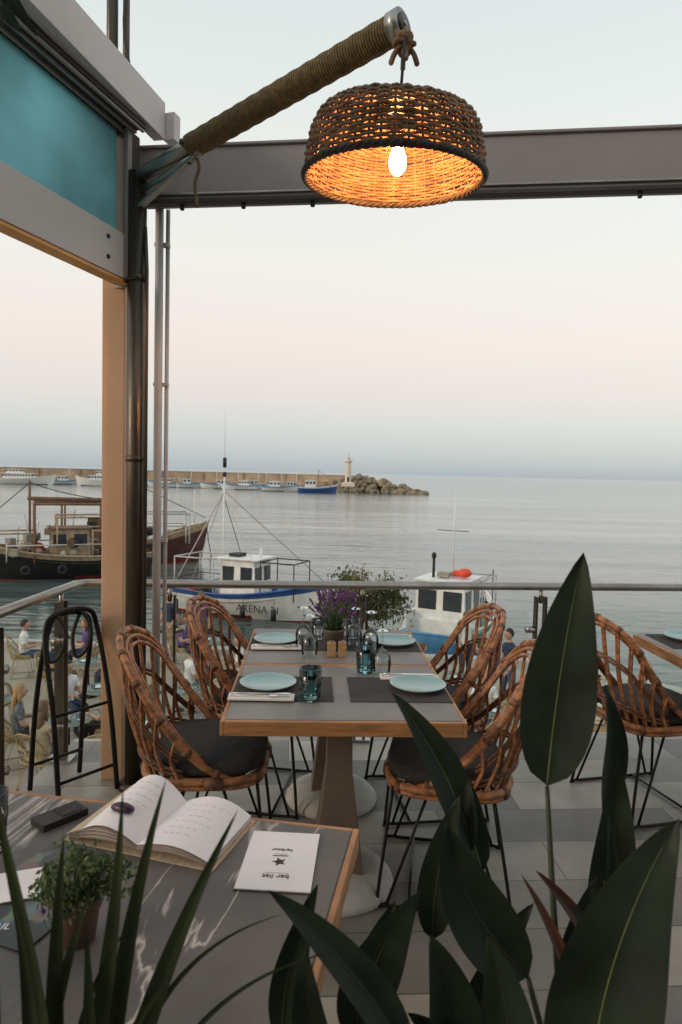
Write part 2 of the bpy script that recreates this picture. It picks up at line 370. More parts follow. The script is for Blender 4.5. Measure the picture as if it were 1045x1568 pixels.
mb.tube(smooth_path([(-1.16,3.7,2.9),(-1.14,3.69,3.5),(-1.19,3.69,3.9),(-1.13,3.7,4.4),(-1.18,3.7,4.9)]),.008,'blackmatte',6); mb.build('vent_pipe')

# ------------------------------------------------------------------ lamp arm + lamp
mb=MB()
a0=V(-.99,3.28,2.93); a1=V(.16,2.40,3.085); d=(a1-a0).normalized(); Lg=(a1-a0).length
mb.cyl(a0-d*.03,a0+d*.46,.034,'steel',18)
mb.cyl(a0+d*.38,a1,.043,'rope',18)
u=d.cross(V(0,0,1)).normalized(); vv=u.cross(d)
P=[];turns=92; st=.385; en=Lg-.02
for i in range(turns*12+1):
    t=i/(turns*12); an=i/12*2*pi; P.append(a0+d*(st+(en-st)*t)+(u*cos(an)+vv*sin(an))*(.0455+.0012*sin(t*90)))
mb.tube(P,.0062,'rope',5)
mb.cyl(a1-d*.03,a1+d*.012,.054,'steel',24); mb.cyl(a1+d*.012,a1+d*.018,.036,'darksteel',24); mb.cyl(a1+d*.016,a1+d*.024,.008,'steel',10)
mb.tube([a0+d*.02+V(0,0,-.07),a0+d*.16+V(.0,0,-.07),a0+d*.44+V(0,0,-.045)],.016,'steel',8)
mb.beam(a0+V(.01,-.02,-.15),a0+d*.42+V(0,0,-.05),.03,.012,'steel')
mb.cyl(a0+d*.36-vv*.07,a0+d*.36+vv*.05,.012,'darksteel',8); mb.cyl(a0+d*.38-u*.055,a0+d*.38+u*.055,.014,'darksteel',8)
mb.tube(smooth_path([a0+d*.40+V(0,0,-.03),a0+d*.42+V(0.01,0,-.1),a0+d*.41+V(0,0,-.17),a0+d*.42+V(.005,0,-.27)]),.008,'rope',6)
arm=mb.build('rope_wrapped_lamp_arm')
LX,LY,LZ=.148,2.30,2.542
tilt=Matrix.Rotation(radians(5),3,'X')
mb=MB()
prof=smooth_path([(.292,0,0),(.289,0,.03),(.281,0,.075),(.272,0,.118),(.258,0,.153),(.232,0,.180),(.183,0,.193),(.11,0,.198),(.035,0,.200)],8)
cum=[0]
for i in range(1,len(prof)): cum.append(cum[-1]+(prof[i]-prof[i-1]).length)
def pr(s_):
    s_=max(0,min(cum[-1],s_))
    for i in range(1,len(cum)):
        if cum[i]>=s_:
            t=(s_-cum[i-1])/(cum[i]-cum[i-1]); p=prof[i-1].lerp(prof[i],t); q=(prof[i]-prof[i-1]).normalized(); return p.x,p.z,(q.z,-q.x)
    return prof[-1].x,prof[-1].z,(0,1)
NS=46; base=V(LX,LY,LZ)
k=0; s_=.012
rnd=random.Random(3)
while s_<cum[-1]-.01:
    rr_,z,nm=pr(s_); seg=NS*3; P=[]
    j1=rnd.uniform(-.002,.002); ph=rnd.uniform(0,6)
    for i in range(seg):
        th=2*pi*i/seg; o_=.0055*cos(NS/2*th+pi*(k%2)); wv=.0012*sin(3*th+ph)+.001*sin(7*th+ph*2)
        lump=.008*sin(2*th+1)*(z/.2)
        R_=rr_+nm[0]*o_+j1; Z_=z+nm[1]*o_+wv+lump
        P.append(base+tilt@V(R_*cos(th),R_*sin(th),Z_))
    mb.tube(P,.0053+rnd.uniform(-.0006,.0006),'lampweave',5,closed=True)
    k+=1; s_+=.0100
for i in range(NS):
    th=2*pi*i/NS+rnd.uniform(-.01,.01); P=[]
    for j in range(15):
        rr_,z,nm=pr(cum[-1]*j/14*(1 if i%2==0 else .8)); P.append(base+tilt@V(rr_*cos(th),rr_*sin(th),z+.008*sin(2*th+1)*(z/.2)))
    mb.tube(P,.0045,'lampweave',5)
for q in range(3):
    P=[base+tilt@V((.294+.006*cos(24*t+q*2.09))*cos(t),(.294+.006*cos(24*t+q*2.09))*sin(t),-.001+.006*sin(24*t+q*2.09)) for t in [2*pi*i/200 for i in range(200)]]
    mb.tube(P,.0065,'lampdark',6,closed=True)
mb.cyl(base+V(.01,0,.11),base+V(.01,0,.21),.022,'blackmatte',14)
mb.lathe([(.001,.008),(.012,.011),(.024,.026),(.029,.045),(.026,.065),(.018,.09),(.016,.115)],base+V(.01,0,0),'bulb',20)
mb.cyl(base+V(.01,0,.2),V(.172,LY,3.0),.005,'blackmatte',8)
kc=V(.172,LY+.03,2.985)
for q in range(5):
    P=[kc+Euler((q*.7,q*.5,q*1.1)).to_matrix()@V(.032*cos(t),.02*sin(t),.006*sin(2*t)) for t in [2*pi*i/16 for i in range(16)]]
    mb.tube(P,.009,'rope2',6,closed=True)
for q in range(4): mb.tube(smooth_path([kc,kc+V(.03*cos(q*1.6),.02*sin(q*1.6),-.03),kc+V(.045*cos(q*1.6),.03*sin(q*1.6),-.07)]),[.009]*12+[.004],'rope2',6)
mb.tube(smooth_path([kc,kc+V(-.02,.03,.05),a1-d*.04+V(0,0,.055),a1-d*.04+V(.055,0,0),kc+V(.02,-.01,.02)]),.009,'rope2',6)
mb.build('wicker_pendant_lamp')

# ------------------------------------------------------------------ tables
def dining_table(name,w_,l_,loc,rot,topmat='tabletop'):
    mb=MB()
    mb.box((0,0,.737),(w_-.03,l_-.03,.03),topmat)
    mb.box((0,0,.7205),(w_-.034,l_-.034,.035),'wood')
    for sx in(-1,1): mb.box((sx*(w_/2-.0075),0,.725),(.015,l_,.05),'wood')
    for sy in(-1,1): mb.box((0,sy*(l_/2-.0075),.725),(w_-.03,.015,.05),'wood')
    mb.add([(-.10,-.085,.06),(.10,-.085,.06),(.10,.085,.06),(-.10,.085,.06),(-.05,-.045,.45),(.05,-.045,.45),(.05,.045,.45),(-.05,.045,.45),(-.045,-.04,.70),(.045,-.04,.70),(.045,.04,.70),(-.045,.04,.70)],
      [[0,1,5,4],[1,2,6,5],[2,3,7,6],[3,0,4,7],[4,5,9,8],[5,6,10,9],[6,7,11,10],[7,4,8,11]],'pedestal',False)
    mb.lathe([(.0,0.0),(.215,0),(.22,.015),(.215,.03),(.19,.055),(.15,.072),(.10,.082),(0,.085)],(0,0,0),'concrete',40)
    return mb.build(name,bevel=.003,loc=loc,rot=rot)
TR=radians(2.5)
def T(x,y,z=0): return V(0,2.875,0)+Matrix.Rotation(TR,3,'Z')@V(x,y,z)
dining_table('dining_table',.82,.665,T(0,-.335),TR); dining_table('dining_table',.82,.665,T(0,.335),TR)
dining_table('dining_table',.78,.85,(1.985,3.2,0),radians(3))
vm=mat('veined_stone',(.118,.111,.106),.55,0,.25,5,.12,80); nt=vm.node_tree;N=nt.nodes;L=nt.links;b=N['Principled BSDF']
src=b.inputs['Base Color'].links[0].from_socket
tc=N.new('ShaderNodeTexCoord'); nz=N.new('ShaderNodeTexNoise'); nz.inputs['Scale'].default_value=2.4; nz.inputs['Detail'].default_value=5; nz.inputs['Distortion'].default_value=.6
mpv=N.new('ShaderNodeMapping'); mpv.inputs['Rotation'].default_value=(0,0,.6); mpv.inputs['Scale'].default_value=(2.6,.6,1); mpv.inputs['Location'].default_value=(.9,.1,0)
L.new(tc.outputs['Object'],mpv.inputs[0]); L.new(mpv.outputs[0],nz.inputs[0])
m1=N.new('ShaderNodeMath'); m1.operation='SUBTRACT'; m1.inputs[1].default_value=.5; L.new(nz.outputs['Fac'],m1.inputs[0])
m2=N.new('ShaderNodeMath'); m2.operation='ABSOLUTE'; L.new(m1.outputs[0],m2.inputs[0])
r2=N.new('ShaderNodeValToRGB'); r2.color_ramp.elements[0].color=(1,1,1,1); r2.color_ramp.elements[1].color=(0,0,0,1); r2.color_ramp.elements[1].position=.014; L.new(m2.outputs[0],r2.inputs[0])
nm=N.new('ShaderNodeTexNoise'); nm.inputs['Scale'].default_value=7; nm.inputs['Detail'].default_value=4; L.new(tc.outputs['Object'],nm.inputs[0])
rm=N.new('ShaderNodeValToRGB'); rm.color_ramp.elements[0].position=.32; rm.color_ramp.elements[1].position=.55; L.new(nm.outputs['Fac'],rm.inputs[0])
m3=N.new('ShaderNodeMath'); m3.operation='MULTIPLY'; L.new(r2.outputs[0],m3.inputs[0]); L.new(rm.outputs[0],m3.inputs[1])
mx=N.new('ShaderNodeMix'); mx.data_type='RGBA'; L.new(m3.outputs[0],mx.inputs['Factor']); L.new(src,mx.inputs['A']); mx.inputs['B'].default_value=(.6,.55,.5,1)
L.new(mx.outputs['Result'],b.inputs['Base Color'])
FR=radians(-9.5)
def Fg(x,y,z=0): return V(.06,1.535,0)+Matrix.Rotation(FR,3,'Z')@V(x,y,z)
dining_table('foreground_table',.95,.80,Fg(-.475,-.40),FR,topmat=vm)
pmm=mat('placemat',(.085,.08,.078),.85,0,.3,160,.5,300)
for p,rz in((T(-.215,-.33,.7525),TR),(T(.215,-.33,.7525),TR),(T(-.215,.37,.7525),TR),(T(.215,.37,.7525),TR),(V(1.82,3.45,.7525),radians(3))):
    mb=MB(); mb.M=Matrix.Translation(p)@Matrix.Rotation(rz,4,'Z'); mb.box((0,0,.0015),(.37,.29,.003),pmm)
    for i in range(29): mb.box((0,-.14+i*.01,.0034),(.365,.005,.0014),pmm)
    mb.build('placemat')
mb=MB(); mb.lathe([(.0,.004),(.06,.004),(.065,0),(.07,.004),(.095,.014),(.106,.02),(.107,.0225)],(0,0,0),'platerim',48); mb.lathe([(.107,.0225),(.104,.0225),(.092,.016),(.07,.010),(.0,.0085)],(0,0,0),'plate',48)
pl=mb.build('turquoise_plate',loc=T(-.275,-.32,.7572))
for x,y in((.295,-.325),(-.28,.36),(.28,.35)): inst(pl,T(x,y,.7572))
inst(pl,V(1.79,3.47,.7572))
def napkin_set(x,y):
    mb=MB(); mb.M=Matrix.Translation(T(x,y,.7575))@Matrix.Rotation(TR+random.uniform(-.06,.06),4,'Z')
    mb.box((0,0,.004),(.235,.065,.006),'napkin'); mb.box((-.005,.006,.0085),(.225,.045,.003),'napkin')
    mb.tube([(-.11,-.012,.014),(-.02,-.012,.014),(.03,-.012,.014)],[.004,.003,.003],'cutlery',6,flat=.4)
    mb.box((.045,-.012,.0135),(.03,.02,.0016),'cutlery')
    for i in range(4): mb.box((.08,-.0195+i*.005,.0135),(.045,.002,.0016),'cutlery')
    mb.tube([(-.11,.012,.014),(-.03,.012,.014)],[.005,.004],'cutlery',6,flat=.4); mb.box((.035,.013,.0135),(.13,.015,.0014),'cutlery')
    mb.build('napkin_with_cutlery')
for x,y in((-.29,-.455),(.28,-.20),(-.27,.245),(.27,.48)): napkin_set(x,y)
def wine(x,y):
    mb=MB()
    mb.lathe([(.032,0),(.036,.02),(.038,.05),(.034,.075),(.02,.095),(.006,.105),(.0038,.12),(.0035,.165),(.006,.175),(.030,.180),(.033,.182),(.006,.186),(0,.187)],(0,0,0),'glass',28)
    mb.lathe([(.0305,0.0),(.0345,.02),(.0365,.05),(.0325,.073),(.018,.092),(0,.098)],(0,0,0),'glass',28)
    mb.build('wine_glass',loc=T(x,y,.7565))
def tumbler(p,m,h=.11,r=.036):
    mb=MB(); n=32
    mb.lathe([(0,.0),(r*.8,0),(r*.86,.01),(r*.9,h*.4),(r,h),(r*.93,h),(r*.84,h*.4),(r*.78,.014),(0,.013)],(0,0,0),m,n)
    for k in range(10):
        a=2*pi*k/10; mb.tube([(r*.86*cos(a),r*.86*sin(a),.008),(r*.9*cos(a),r*.9*sin(a),h*.45),(r*.95*cos(a),r*.95*sin(a),h*.7)],.002,m,5)
    mb.build('drinking_glass',loc=p)
for x,y in((.175,-.14),(-.12,.12),(-.15,.30),(.09,.30),(.16,.22)): wine(x,y)
tumbler(T(-.115,-.46,.7565),'glassteal',.115,.042); tumbler(T(.11,-.11,.7565),'glassteal',.115,.04); tumbler(T(-.08,.42,.7565),'glass',.1); tumbler(T(.09,.45,.7565),'glass',.1)
tumbler(V(-.725,1.40,.7525),'glass',.13)
mb=MB()
for dx in(-.022,.026):
    mb.box((dx,0,.0325),(.036,.036,.065),'woodblock'); mb.cyl((dx,0,.065),(dx,0,.072),.012,'steel',12)
mb.build('salt_and_pepper_shakers',bevel=.003,loc=T(0,.13,.7525),rot=.1)
mb=MB(); mb.lathe([(0,0),(.038,0),(.05,.085),(.054,.09),(.054,.1),(.046,.1),(.042,.085),(0,.083)],(0,0,0),'pot',24)
rl=random.Random(5)
for i in range(170):
    a=rl.uniform(0,6.28); rr_=rl.uniform(0,.035); sp_=rl.uniform(.3,1)*.075; h=rl.uniform(.06,.17)
    p0=V(rr_*cos(a),rr_*sin(a),.085); p1=V(cos(a)*(rr_+sp_),sin(a)*(rr_+sp_),.085+h)
    mid_=(p0+p1)/2+V(0,0,.015)
    if i<60:
        mb.tube([p0,mid_,p1],.0012,'herb',4)
        dd_=(p1-mid_).normalized()
        for q in range(6): mb.ell(p1+dd_*q*.006+V(rl.uniform(-.002,.002),rl.uniform(-.002,.002),0),(.0055,.0055,.0045),'lav',6,4)
    else:
        sd=V(-sin(a),cos(a),0)*.0045; p1=p0.lerp(p1,.7); mb.add([p0,mid_*.5+p0*.5+sd,p1,mid_*.5+p0*.5-sd],[[0,1,2,3]],'herb')
mb.build('lavender_pot',loc=T(-.01,.245,.7525))

# ------------------------------------------------------------------ foreground table items
def FT(p,rot=0): return Matrix.Translation(p)@Matrix.Rotation(rot,4,'Z')
mb=MB(); mb.M=FT((-.385,1.5,.7525),radians(-17))
def page(sgn,h0,w_,l_,bulge,m='paper',z0=0):
    nx=10;vs=[];fs=[]
    for i in range(nx+1):
        t=i/nx; x=sgn*w_*t; z=z0+h0*(1-t)*.4+bulge*sin(pi*t)*.6+.004
        for j in range(5):
            y=-l_/2+l_*j/4; vs.append((x,y+.004*sin(t*3)*sgn,z+(.012*(j/4)*bulge/.02)*t*(1-t)*3))
    for i in range(nx):
        for j in range(4): fs.append([i*5+j,(i+1)*5+j,(i+1)*5+j+1,i*5+j+1])
    mb.add(vs,fs,m)
mb.box((0,0,.0015),(.36,.215,.003),'paperedge')
for k in range(7):
    page(1,.016,.172-.0012*k,.205,.012+.0015*k,'paper' if k%2 else 'paperedge',.001+k*.0012)
    page(-1,.016,.172+.001*k,.205,.018+.004*k,'paper' if k%2 else 'paperedge',.001+k*.0015)
page(1,.018,.170,.205,.024,'paper',.0105); page(-1,.018,.165,.205,.055,'paper',.0105)
rw=random.Random(2)
for sgn in(1,-1):
    for row in range(6 if sgn>0 else 4):
        y=.065-row*.024; x=.035; xe=rw.uniform(.09,.14)
        bul=.024 if sgn>0 else .055
        while x<xe:
            ln=rw.uniform(.006,.016); P=[]
            for q in range(8):
                xx=x+ln*q/7; t=xx/.17; z=.0105+.018*(1-t)*.4+bul*sin(pi*t)*.6+.0051+(.012*((y+.1025)/.205)*bul/.02)*t*(1-t)*3
                P.append((sgn*xx,y+.0014*sin(q*2.3),z))
            mb.tube(P,.00022,'ink',3)
            x+=ln+.007
mb.ell((-.075,-.045,.062),(.03,.014,.012),'purple')
mb.build('open_notebook')
mb=MB(); mb.box((0,0,.0015),(.15,.215,.003),'paper'); mb.box((0,0,-.0002),(.152,.217,.0015),'ink')
mb.ell((0,.01,.0032),(.009,.009,.0004),'ink')
for a in range(5): mb.tube([(0,.01,.0033),(.014*cos(a*1.26),.01+.014*sin(a*1.26),.0033)],.0022,'ink',5,flat=.2)
mb.box((0,.05,.0031),(.05,.0008,.0003),'ink'); mb.box((0,-.02,.0031),(.03,.0008,.0003),'ink')
menu=mb.build('bar_menu_sheet',loc=(-.111,1.392,.7535),rot=radians(177))
text('bar list',.020,(0,.062,.0034),(0,0,0),'ink',menu); text('restaurant',.008,(0,-.012,.0034),(0,0,0),'ink',menu); text('harbour',.014,(0,-.035,.0034),(0,0,0),'ink',menu)
mb=MB(); mb.box((0,0,.008),(.058,.11,.016),'blackmatte'); mb.box((0,.02,.0168),(.044,.05,.0016),'cushion'); mb.build('phone_case',bevel=.007,loc=(-.635,1.54,.7525),rot=radians(-38))
pm=bpy.data.materials.new('illustrated_menu'); pm.use_nodes=True; nt=pm.node_tree;N=nt.nodes;L=nt.links;b=N['Principled BSDF']; b.inputs['Roughness'].default_value=.3
tc=N.new('ShaderNodeTexCoord'); vo=N.new('ShaderNodeTexVoronoi'); vo.inputs['Scale'].default_value=40; L.new(tc.outputs['Object'],vo.inputs[0])
hr=N.new('ShaderNodeHueSaturation'); hr.inputs['Saturation'].default_value=.7; hr.inputs['Value'].default_value=.18; L.new(vo.outputs['Color'],hr.inputs['Color'])
no=N.new('ShaderNodeTexNoise'); no.inputs['Scale'].default_value=9; L.new(tc.outputs['Object'],no.inputs[0])
rp=N.new('ShaderNodeValToRGB'); rp.color_ramp.elements[0].position=.54; rp.color_ramp.elements[1].position=.58; L.new(no.outputs['Fac'],rp.inputs[0])
mx=N.new('ShaderNodeMix'); mx.data_type='RGBA'; mx.inputs['A'].default_value=(.012,.014,.018,1); L.new(rp.outputs[0],mx.inputs['Factor']); L.new(hr.outputs[0],mx.inputs['B']); L.new(mx.outputs['Result'],b.inputs['Base Color'])
mb=MB(); mb.box((0,0,.0015),(.20,.29,.003),pm)
mn=mb.build('illustrated_menu',loc=(-.56,1.27,.7525),rot=radians(-20))
text('COCKTAIL',.022,(-.02,-.12,.0034),(0,0,.3),'paper',mn)
mb=MB(); mb.box((0,0,.0015),(.13,.10,.002),'paper'); mb.build('paper_note',loc=(-.63,1.27,.757),rot=radians(20))
mb=MB(); mb.lathe([(0,0),(.030,0),(.038,.055),(.041,.06),(.041,.07),(.035,.07),(.032,.06),(0,.055)],(0,0,0),'terracotta',24)
rh=random.Random(9)
for i in range(1500):
    a=rh.uniform(0,6.28); ph=math.acos(rh.uniform(-.45,1)); rr_=.068*rh.uniform(.5,1)*(1+.28*sin(3*a+1)+.2*sin(5*ph+2*a))
    p=V(rr_*sin(ph)*cos(a)*1.15,rr_*sin(ph)*sin(a),.10+rr_*cos(ph)*.8)
    E_=Euler((rh.uniform(0,6),rh.uniform(0,6),rh.uniform(0,6))).to_matrix(); s1=rh.uniform(.004,.0075)
    mb.add([p+E_@V(-s1,0,0),p+E_@V(0,-s1*.55,0),p+E_@V(s1,0,.001),p+E_@V(0,s1*.55,0)],[[0,1,2,3]],'herb' if rh.random()<.6 else 'herb2')
    if i%22==0: mb.tube([(0,0,.06),p*.6+V(0,0,.03),p],.0012,'stem',4)
mb.build('herb_pot_plant',loc=(-.44,1.14,.7525))

# ------------------------------------------------------------------ rattan chairs
def chair_mesh(name,loc,rot,m1='rattan',m2='rattan2',leg='black',cush='cushion',detail=True):
    mb=MB()
    half=[(.224,.10,.445),(.238,.0,.50),(.246,-.10,.60),(.242,-.195,.73),(.215,-.270,.85),(.13,-.325,.915),(0,-.345,.935)]
    hoop=smooth_path(half+[(-x,y,z) for x,y,z in half[-2::-1]],6); nh=len(hoop)
    mb.tube(hoop,.0135,m1,8)
    for sc_,r_ in ((.90,.0085),(.80,.0075)):
        mb.tube([Vector((p.x*sc_,p.y*(sc_*.5+.5)+.004,.445+(p.z-.445)*(.5*sc_+.5))) for p in hoop],r_,m1,7)
    for i in range(3,nh-3,6): mb.cyl(hoop[i],hoop[i+1],.0175,m2,8)
    def arc(t):
        a=-pi*.02-(pi*.96)*t; ca,sa=cos(a),sin(a); return V(.235*math.copysign(abs(ca)**.6,ca),.215*math.copysign(abs(sa)**.6,sa)-.01,.45)
    nc=13 if detail else 8
    for i in range(nc):
        t=(i+.5)/nc; tt=.14+.72*t; h=hoop[int(tt*(nh-1))]; b0=arc(t); mid_=(b0+h)/2+V(0,-.022,0)
        for dx in((-.007,.007) if detail else (0,)):
            mb.tube(smooth_path([b0+V(dx,0,0),mid_+V(dx,0,0),h+V(dx,0,0)],5),.0060,m1,6)
    for fz in((.16,.62) if detail else (.5,)):
        for dz in(0,.016):
            P=[]
            for i in range(25):
                t=i/24; h=hoop[int((.14+.72*t)*(nh-1))]; P.append(arc(t).lerp(h,fz)+V(0,-.022*4*fz*(1-fz)-.008,dz))
            mb.tube(P,.0065,m2,6)
    ring=[]
    for i in range(40):
        a=2*pi*i/40; ca,sa=cos(a),sin(a); e=.55; ring.append(V(.24*math.copysign(abs(ca)**e,ca),.225*math.copysign(abs(sa)**e,sa)-.01,.445))
    mb.tube(ring,.016,m1,8,closed=True)
    if detail:
        mb.tube([p+V(0,0,-.022) for p in ring],.011,m1,6,closed=True)
        for i in range(0,40,5): mb.cyl(ring[i].lerp(ring[(i+1)%40],.2)+V(0,0,-.006),ring[(i+1)%40]+V(0,0,-.006),.024,m2,8)
    mb.ell((0,0,.435),(.22,.20,.012),m2,24,4)
    prof=[(.0,.452),(.88,.452),(.98,.465),(1,.485),(.97,.505),(.85,.52),(.4,.527),(0,.527)]
    vs=[];fs=[];n=36
    for r_,z in prof:
        for j in range(n):
            a=2*pi*j/n; ca,sa=cos(a),sin(a); vs.append((.232*r_*math.copysign(abs(ca)**.6,ca),.215*r_*math.copysign(abs(sa)**.6,sa)+.005,z))
    for i in range(len(prof)-1):
        for j in range(n): fs.append([i*n+j,i*n+(j+1)%n,(i+1)*n+(j+1)%n,(i+1)*n+j])
    mb.add(vs,fs,cush)
    for sx in(-1,1):
        mb.tube(smooth_path([(sx*.19,.19,.43),(sx*.235,.235,.03),(sx*.24,.22,.010),(sx*.24,0,.009),(sx*.24,-.22,.010),(sx*.235,-.24,.03),(sx*.19,-.17,.43)],4),.0072,leg,6)
        mb.tube([(sx*.205,.06,.43),(sx*.24,.20,.015)],.006,leg,6); mb.tube([(sx*.205,-.06,.43),(sx*.24,-.21,.015)],.006,leg,6)
    mb.tube([(-.24,.12,.011),(.24,.12,.011)],.0065,leg,6)
    return mb.build(name,loc=loc,rot=rot)
ch=chair_mesh('rattan_chair',(-.49,2.64,0),radians(-90+4))
inst(ch,(-.37,3.28,0),radians(-90-8)); inst(ch,(.43,2.60,0),radians(90-8)); inst(ch,(.43,3.24,0),radians(90+8)); inst(ch,(1.52,3.28,0),radians(-90+14))
mb=MB()
mb.M=Matrix.Translation((-1.27,3.22,0))@Matrix.Rotation(radians(52),4,'Z')
for y0,y1,wd,h in((-.15,.0,.15,.88),(.15,.03,.13,.86)):
    mb.tube(smooth_path([(-wd,y0,.01),(-wd*.97,y0*.6+y1*.4,h*.5),(-wd*.9,y1,h*.88),(-wd*.55,y1,h),(wd*.55,y1,h),(wd*.9,y1,h*.88),(wd*.97,y0*.6+y1*.4,h*.5),(wd,y0,.01)],6),.0125,'black',8)
for z,yy in((.12,-.12),(.42,-.07)): mb.cyl((-.145,yy,z),(.145,yy,z),.008,'black',8)
mb.cyl((-.125,.12,.14),(.125,.12,.14),.008,'black',8)
for x in(-.08,.05): mb.tube(smooth_path([(x,.0,.88),(x+.03,-.03,.80),(x+.01,-.03,.70),(x-.03,.0,.66),(x-.035,.02,.76),(x,.02,.86)]),.009,'blackmatte',6)
mb.build('folded_black_chair')

# ------------------------------------------------------------------ foreground plants
def leaf(mb,base,tip,wd,nrm,bend=(0,0,0),fold=.25,m='leaf',rib='leafrib',shape=.75,n=18,wave=.02,ribr=.0018,seed=0):
    base=Vector(base);tip=Vector(tip);nrm=Vector(nrm).normalized();bend=Vector(bend);vs=[];fs=[];C=[];rr=random.Random(seed)
    k=8; ph=rr.uniform(0,6)
    for i in range(n+1):
        t=i/n; c=base.lerp(tip,t)+bend*4*t*(1-t); C.append(c)
    for i in range(n+1):
        t=i/n; d=(C[min(i+1,n)]-C[max(i-1,0)]).normalized(); sd=d.cross(nrm).normalized(); nn=sd.cross(d)
        w_=wd/2*(max(0,sin(pi*t**shape))**.75)*(1-.25*t) if t<1 else 0
        for j in range(k+1):
            s_=(j/k*2-1); wv=wave*wd*sin(t*9+ph+(1 if s_>0 else 0))*abs(s_)**2
            vs.append(C[i]+sd*s_*w_+nn*(abs(s_)**1.2*w_*fold+wv))
    for i in range(n):
        for j in range(k): fs.append([i*(k+1)+j,(i+1)*(k+1)+j,(i+1)*(k+1)+j+1,i*(k+1)+j+1])
    mb.add(vs,fs,m)
    if rib: mb.tube([c+(-nrm)*.0003 for c in C],[ribr*(1-.85*i/n) for i in range(n+1)],rib,5)
def stemto(mb,base,root,r=.007,bend=(0,0,0),m='stem'):
    base=Vector(base);root=Vector(root); mid_=(base+root)/2+Vector(bend)
    P=smooth_path([base,mid_,root],8); mb.tube(P,[r*(.6+.7*i/len(P)) for i in range(len(P))],m,8)
mb=MB()
L_=[
 ((.335,1.05,1.085),(.383,1.07,1.455),.125,(-.15,-1,.1),(-.006,0,0),.30,(.36,.85,.5),'leaf'),
 ((.222,.98,.985),(.084,1.03,1.238),.068,(.3,-.9,.5),(.012,0,.010),.35,(.30,.85,.5),'leaf'),
 ((.272,.90,.885),(.153,.90,1.10),.10,(.15,-1,.45),(-.022,0,-.005),.25,(.33,.8,.5),'leaf'),
 ((.47,1.16,.985),(.452,1.13,1.225),.066,(.5,-1,0),(.01,0,0),.45,(.46,.95,.5),'leaf'),
 ((.455,1.12,.78),(.462,1.10,1.12),.078,(-.3,-1,0),(.012,0,0),.40,(.44,.93,.5),'leaf'),
 ((.30,.74,.84),(.405,.78,1.175),.135,(-.3,-1,.2),(-.025,0,.0),.25,(.30,.7,.5),'leaf'),
 ((.10,.78,.86),(-.08,.82,1.05),.058,(.3,-.7,.75),(.012,0,.012),.40,(.2,.7,.55),'leaf'),
 ((-.06,.85,.83),(-.018,.86,1.035),.05,(.2,-1,.1),(-.012,0,0),.30,(.05,.75,.5),'leaf'),
 ((.035,.86,.83),(.118,.88,1.015),.085,(.2,-1,.3),(-.016,0,0),.25,(.1,.75,.5),'leaf'),
 ((.148,.95,.90),(.185,.98,1.10),.06,(-.2,-1,.1),(-.010,0,0),.30,(.2,.8,.5),'leaf'),
 ((.36,.88,.78),(.262,.92,1.02),.022,(.2,-1,.1),(.010,0,.01),.5,(.37,.8,.5),'leafred'),
 ((.42,.92,.76),(.345,.95,.96),.05,(.2,-1,.2),(.010,0,.01),.4,(.4,.8,.5),'leaf'),
 ((.23,.82,.80),(.20,.84,.985),.075,(-.2,-1,.3),(.010,0,.0),.3,(.25,.75,.5),'leaf'),
 ((.40,.84,.80),(.365,.86,.93),.06,(.1,-1,.3),(0,0,0),.3,(.38,.8,.5),'leaf'),
 ((.19,.99,1.0),(.20,1.0,1.12),.05,(-.4,-1,.1),(0,0,0),.3,(.25,.85,.5),'leaf'),
 ((.12,.80,.80),(.03,.82,.93),.06,(.1,-.9,.5),(0,0,.01),.3,(.15,.7,.5),'leaf'),
 ((.02,.80,.78),(-.03,.80,.99),.060,(-.3,-1,.2),(-.012,0,0),.3,(.1,.72,.5),'leaf'),
 ((.16,.84,.78),(.13,.86,.97),.085,(.2,-1,.3),(.014,0,0),.3,(.2,.76,.5),'leaf'),
 ((.30,.82,.76),(.33,.84,.96),.070,(-.2,-1,.2),(-.014,0,0),.35,(.3,.74,.5),'leaf'),
 ((.26,.80,.74),(.10,.84,.88),.060,(.1,-.8,.6),(.0,0,.014),.35,(.28,.74,.5),'leaf'),
 ((.34,.76,.78),(.25,.78,.92),.055,(.1,-.9,.5),(.0,0,.010),.35,(.34,.7,.5),'leaf'),
 ((.40,1.0,.80),(.42,1.02,1.06),.040,(.4,-1,.1),(.012,0,0),.45,(.42,.9,.5),'leaf'),
 ((.44,.96,.80),(.30,.98,.99),.028,(.1,-1,.3),(0,0,.02),.45,(.44,.9,.5),'leafred'),
 ((.20,.90,.76),(.245,.92,.93),.06,(-.1,-1,.3),(-.01,0,0),.35,(.2,.82,.5),'leaf'),
 ((.06,.90,.76),(.09,.93,.97),.075,(-.1,-1,.3),(-.014,0,0),.35,(.1,.8,.5),'leaf'),
 ((.36,.96,.78),(.40,1.0,.97),.055,(-.3,-1,.2),(-.012,0,0),.35,(.38,.88,.5),'leaf'),
 ((.22,.95,.78),(.30,.98,.94),.05,(.1,-1,.3),(-.01,0,.01),.35,(.24,.86,.5),'leaf'),
]
for i,(b0,t0,wd,nr_,bd,fo,root,mm) in enumerate(L_):
    leaf(mb,b0,t0,wd,nr_,bd,fo,mm,seed=i,wave=.035,rib='leafrib' if i in(0,5,1) else 'stem'); stemto(mb,b0,root,.006,((i%3-1)*.012,0,.02))
mb.build('bird_of_paradise_plant')
mb=MB()
